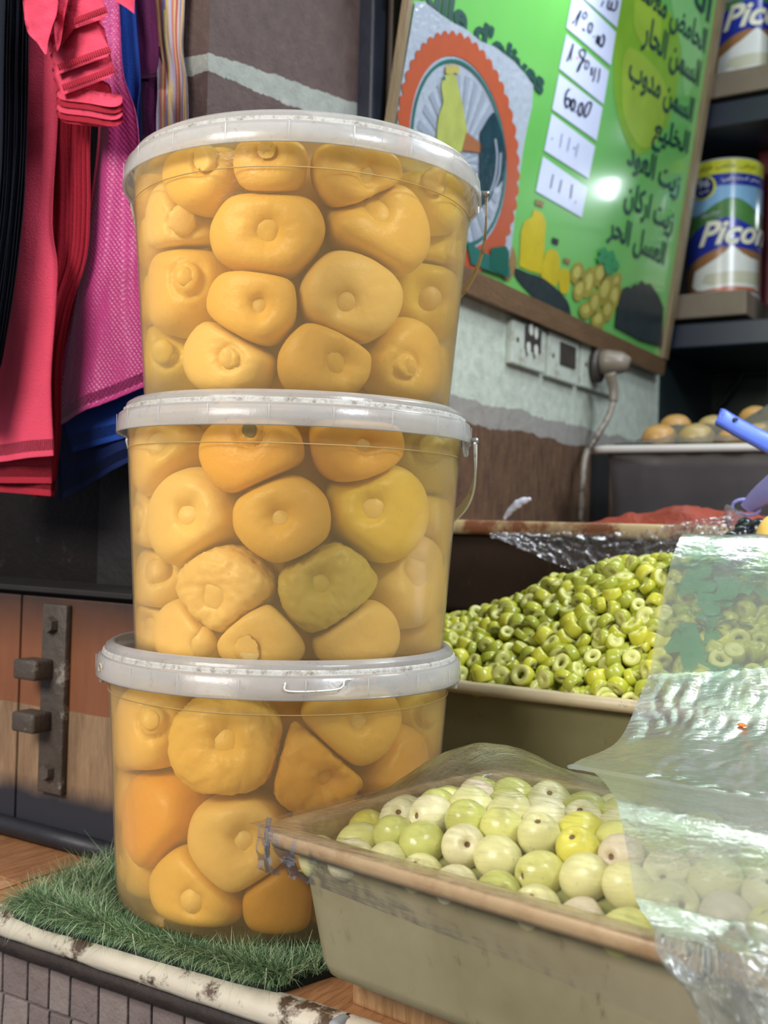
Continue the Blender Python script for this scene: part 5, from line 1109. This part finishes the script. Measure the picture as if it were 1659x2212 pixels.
def bundle(name, label, y0, layers, group='shopping bags hanging above the cabinet'):
    """layers: (left px polyline, right px polyline, depth offset, material, ripple)"""
    p = ony(*layers[0][0][-1], y0); e = empty(name, (p[0], y0, p[2]), label, 'bags', group)
    for li, (Lp, Rp, dy, m_, rip) in enumerate(layers):
        Ls = smoothpts([(x, y, 0) for x, y in Lp], 5); Rs = smoothpts([(x, y, 0) for x, y in Rp], 5); yy = y0 + dy; sd = li * 3.7 + y0 * 50
        rows = 60; cols = 20; V = []; UV = []
        Lt = [polyat(Ls, j / rows) for j in range(rows + 1)]; Rt = [polyat(Rs, j / rows) for j in range(rows + 1)]
        for j in range(rows + 1):
            for i in range(cols + 1):
                u = i / cols; q = Lt[j] * (1 - u) + Rt[j] * u; p = ony(q[0], q[1], yy); v = j / rows
                p[1] += rip * (math.sin(u * 6.5 + sd) * .7 + nz(u * 3, v * 3, sd) + .35 * nz(u * 9, v * 6, sd)) + rip * .8 * (u - .5) ** 2
                V.append(p); UV.append((u, v))
        Fc = [(j * (cols + 1) + i, j * (cols + 1) + i + 1, (j + 1) * (cols + 1) + i + 1, (j + 1) * (cols + 1) + i) for j in range(rows) for i in range(cols)]
        N_ = len(V); V2 = [p + np.array([0, .0007, 0]) for p in V]; W_ = cols + 1
        bd = [i for i in range(cols)]; edges = [(i, i + 1) for i in range(cols)] + [(rows * W_ + i + 1, rows * W_ + i) for i in range(cols)] + [((j + 1) * W_, j * W_) for j in range(rows)] + [(j * W_ + cols, (j + 1) * W_ + cols) for j in range(rows)]
        Fall = Fc + [tuple(i + N_ for i in f[::-1]) for f in Fc] + [(a_, b_, b_ + N_, a_ + N_) for a_, b_ in edges]
        mk('fabric_bag', list(V) + V2, Fall, m_, parent=e, uv=UV + UV)
    return e
def shift(P, dx, dy=0): return [(x + dx, y + (dy if i == len(P) - 1 else 0)) for i, (x, y) in enumerate(P)]
bl = [(-90, -60), (-90, 300), (-90, 600), (-90, 900)]; br = [(66, -60), (62, 120), (60, 250), (52, 420), (34, 600), (10, 760), (0, 800)]
bundle('bag_bundle', 'bundle of black fabric bags hanging at the far left frame edge', .610, [(bl, shift(br, -8 * k_), -.0045 * k_, CL['black'], .0015) for k_ in range(8)])
pr = [(122, -60), (124, 120), (118, 300), (106, 480), (116, 570), (115, 680), (107, 820), (112, 984)]; pl = [(-60, -60), (-60, 300), (-60, 700), (-60, 1003)]
bundle('bag_bundle', 'long coral pink fabric bags hanging beside the black bundle', .632, [(pl, pr, 0, CL['pink'], .003), (pl, shift(pr, -3, 2), .006, CL['pink'], .002), (shift(pl, 0, 40), shift(pr, -4, 60), .014, CL['red'], .002), (shift(pl, 0, 55), shift(pr, 2, 88), .020, CL['red'], .002)])
rl = [(112, 120), (112, 400), (108, 600), (104, 800), (106, 930), (112, 1060)]; rr_ = [(200, 120), (192, 300), (192, 450), (184, 560), (152, 660), (130, 780), (128, 930), (114, 1075)]
bundle('bag_bundle', 'stack of crimson fabric bags hanging between the coral and magenta bags', .662, [(rl, shift(rr_, -9 * k_), -.0016 * k_, CL['red'], .0012) for k_ in range(6)])
sl = [(214, -60), (212, 120), (208, 300), (182, 520), (150, 660), (125, 780), (109, 925)]; srr = [(248, -60), (255, 60), (262, 160), (292, 255), (300, 400), (308, 600), (316, 730), (322, 826)]
slb = [(214, -60), (212, 120), (208, 300), (182, 520), (150, 660), (125, 780), (109, 925)]
bundle('bag_bundle', 'shiny magenta fabric bag spreading down beside the bucket tower', .676, [(sl, srr, 0, CL['shiny'], .004), (shift(sl, 3, -6), shift(srr, -8, -4), .014, CL['pink'], .002)])
bundle('bag_bundle', 'blue fabric bags hanging behind the magenta bag, hems showing below it', .694, [([(250, -60), (252, 160), (230, 400), (160, 760), (128, 880), (154, 978)], [(286, -60), (299, 110), (302, 180), (296, 260), (306, 500), (318, 760), (318, 930)], 0, CL['blue'], .0025),
       ([(246, -60), (240, 300), (160, 760), (112, 920), (122, 1000), (128, 1082)], [(280, -60), (296, 130), (304, 500), (318, 760), (318, 900), (302, 985)], .006, CL['navy'], .002), ([(256, -60), (256, 160), (240, 400), (170, 800), (124, 950), (118, 1045)], [(292, -60), (302, 120), (306, 240), (306, 500), (318, 760), (318, 860), (308, 940)], .010, CL['navy'], .002)])
bundle('bag_bundle', 'folded plum purple bags hanging behind the blue ones', .708, [([(262, -60), (268, 60), (278, 130), (292, 172)], [(318 + 6 * k_, -60), (330 + 5 * k_, 60), (336 + 4 * k_, 120), (322 + 8 * k_, 178 - 6 * k_)], .004 - .003 * k_, CL['purple'], .0012) for k_ in (2, 1, 0)] + [([(280, 100), (295, 180), (300, 300)], [(346, 100), (352, 180), (352, 300)], .012, CL['purple'], .002)])
bundle('bag_bundle', 'striped multicolour fabric bags hanging next to the brown wall', .719, [([(322, -60), (334, 60), (342, 150), (340, 300)], [(398 + 2 * k_, -60), (390 + 3 * k_, 40), (388 + 3 * k_, 110), (396 + 3 * k_, 180), (400 + 3 * k_, 320)], .006 - .002 * k_, STR, .002) for k_ in (2, 1, 0)])
# folded coral ends gathered at the top
fe = empty('folded_bags', tuple(ony(180, 200, .625)), 'fan of folded coral pink bag ends gathered at the upper left', 'bags', 'shopping bags hanging above the cabinet')
def flap(pxs, y, m_, th=.0012, sm=True, hem=None):
    P = cs(pxs, 4) if sm else pxs; tri = tessellate_polygon([[Vector((x, y_, 0)) for x, y_ in P]])
    bm = bmesh.new(); vs = [bm.verts.new((x, y_, 0)) for x, y_ in P]; f_ = bm.faces.new(vs); bmesh.ops.triangulate(bm, faces=[f_])
    for _ in range(4):
        lg = [q for q in bm.edges if q.calc_length() > 16]
        if lg: bmesh.ops.subdivide_edges(bm, edges=lg, cuts=1); bmesh.ops.triangulate(bm, faces=bm.faces[:])
    V, Fc = frombm(bm); V = np.array(V); n_ = len(V); c_ = V.mean(0); A_ = []; B_ = []
    for x, y_, _ in V:
        bul = .006 * math.exp(-((x - c_[0]) / 50) ** 2) + .0016 * nz(x * .05, y_ * .05, y * 99)
        A_.append(ony(x, y_, y - bul)); B_.append(ony(x, y_, y - bul + th))
    ed = {}
    for f in Fc:
        for a_, b_ in zip(f, f[1:] + f[:1]): ed[(a_, b_)] = 1
    bd = [(a_, b_) for a_, b_ in ed if (b_, a_) not in ed]
    uv = [((x - V[:, 0].min()) / 60, (y_ - V[:, 1].min()) / max(1, V[:, 1].max() - V[:, 1].min()) * .9) for x, y_, _ in V]
    return mk('folded_flap', A_ + B_, Fc + [tuple(i + n_ for i in f[::-1]) for f in Fc] + [(a_, b_, b_ + n_, a_ + n_) for a_, b_ in bd], m_, parent=fe, uv=uv + uv)
flap([(110, 150), (150, 120), (215, 170), (240, 190), (240, 262), (225, 273), (180, 270), (130, 258), (128, 200)], .634, CL['red'])
for q, (yt, yb) in enumerate(((232, 256), (220, 242), (206, 228), (192, 214))):
    flap([(128, yt), (180, yt + 1), (240, yt + 10), (262, yt + 14), (262, yb + 10), (240, yb + 17), (190, yb + 9), (129, yb)], .629 - q * .0025, CL['pink'] if q % 2 else CL['red'])
flap([(112, 150), (185, 20), (225, 60), (248, 158), (236, 168), (134, 206)], .616, CL['pink'], sm=False)
flap([(108, 120), (170, 0), (208, 45), (240, 112), (232, 122), (122, 162)], .610, CL['pink'], sm=False)
flap([(104, 95), (120, -30), (212, -30), (232, 28), (225, 40), (160, 62), (128, 105)], .604, CL['pink'], sm=False)
for q in range(3): flap([(92 + q * 12, -30), (150, -30), (148 - q * 4, 20 + q * 6), (120 + q * 5, 104 - q * 4), (104 + q * 8, 100)], .598 - q * .003, CL['pink'])
flap([(54, -30), (118, -30), (124, 20), (112, 60), (104, 90), (99, 118), (80, 92), (60, 70), (52, 30)], .582, CL['pink'], th=.004)
hs = []   # stamped ribs along three hems
for (x0_, y0_, x1_, y1_, yy, n_) in ((134, 200, 246, 160, .6095, 24), (124, 156, 238, 116, .6035, 24), (160, 56, 230, 30, .5975, 16)):
    for k_ in range(n_):
        t = (k_ + .5) / n_; x = x0_ + (x1_ - x0_) * t; y_ = y0_ + (y1_ - y0_) * t; a_ = ony(x - 1, y_ - 16, yy - .0035); b_ = ony(x + 3, y_ - 4, yy - .0035); hs.append(tube([a_, b_], .0008, 5))
mk('hem_ribs', *join(*hs), CL['red'], parent=fe, kind='stuff')
flap([(236, -30), (292, -30), (290, 30), (272, 16), (246, 0)], .640, CL['pink'], sm=False)
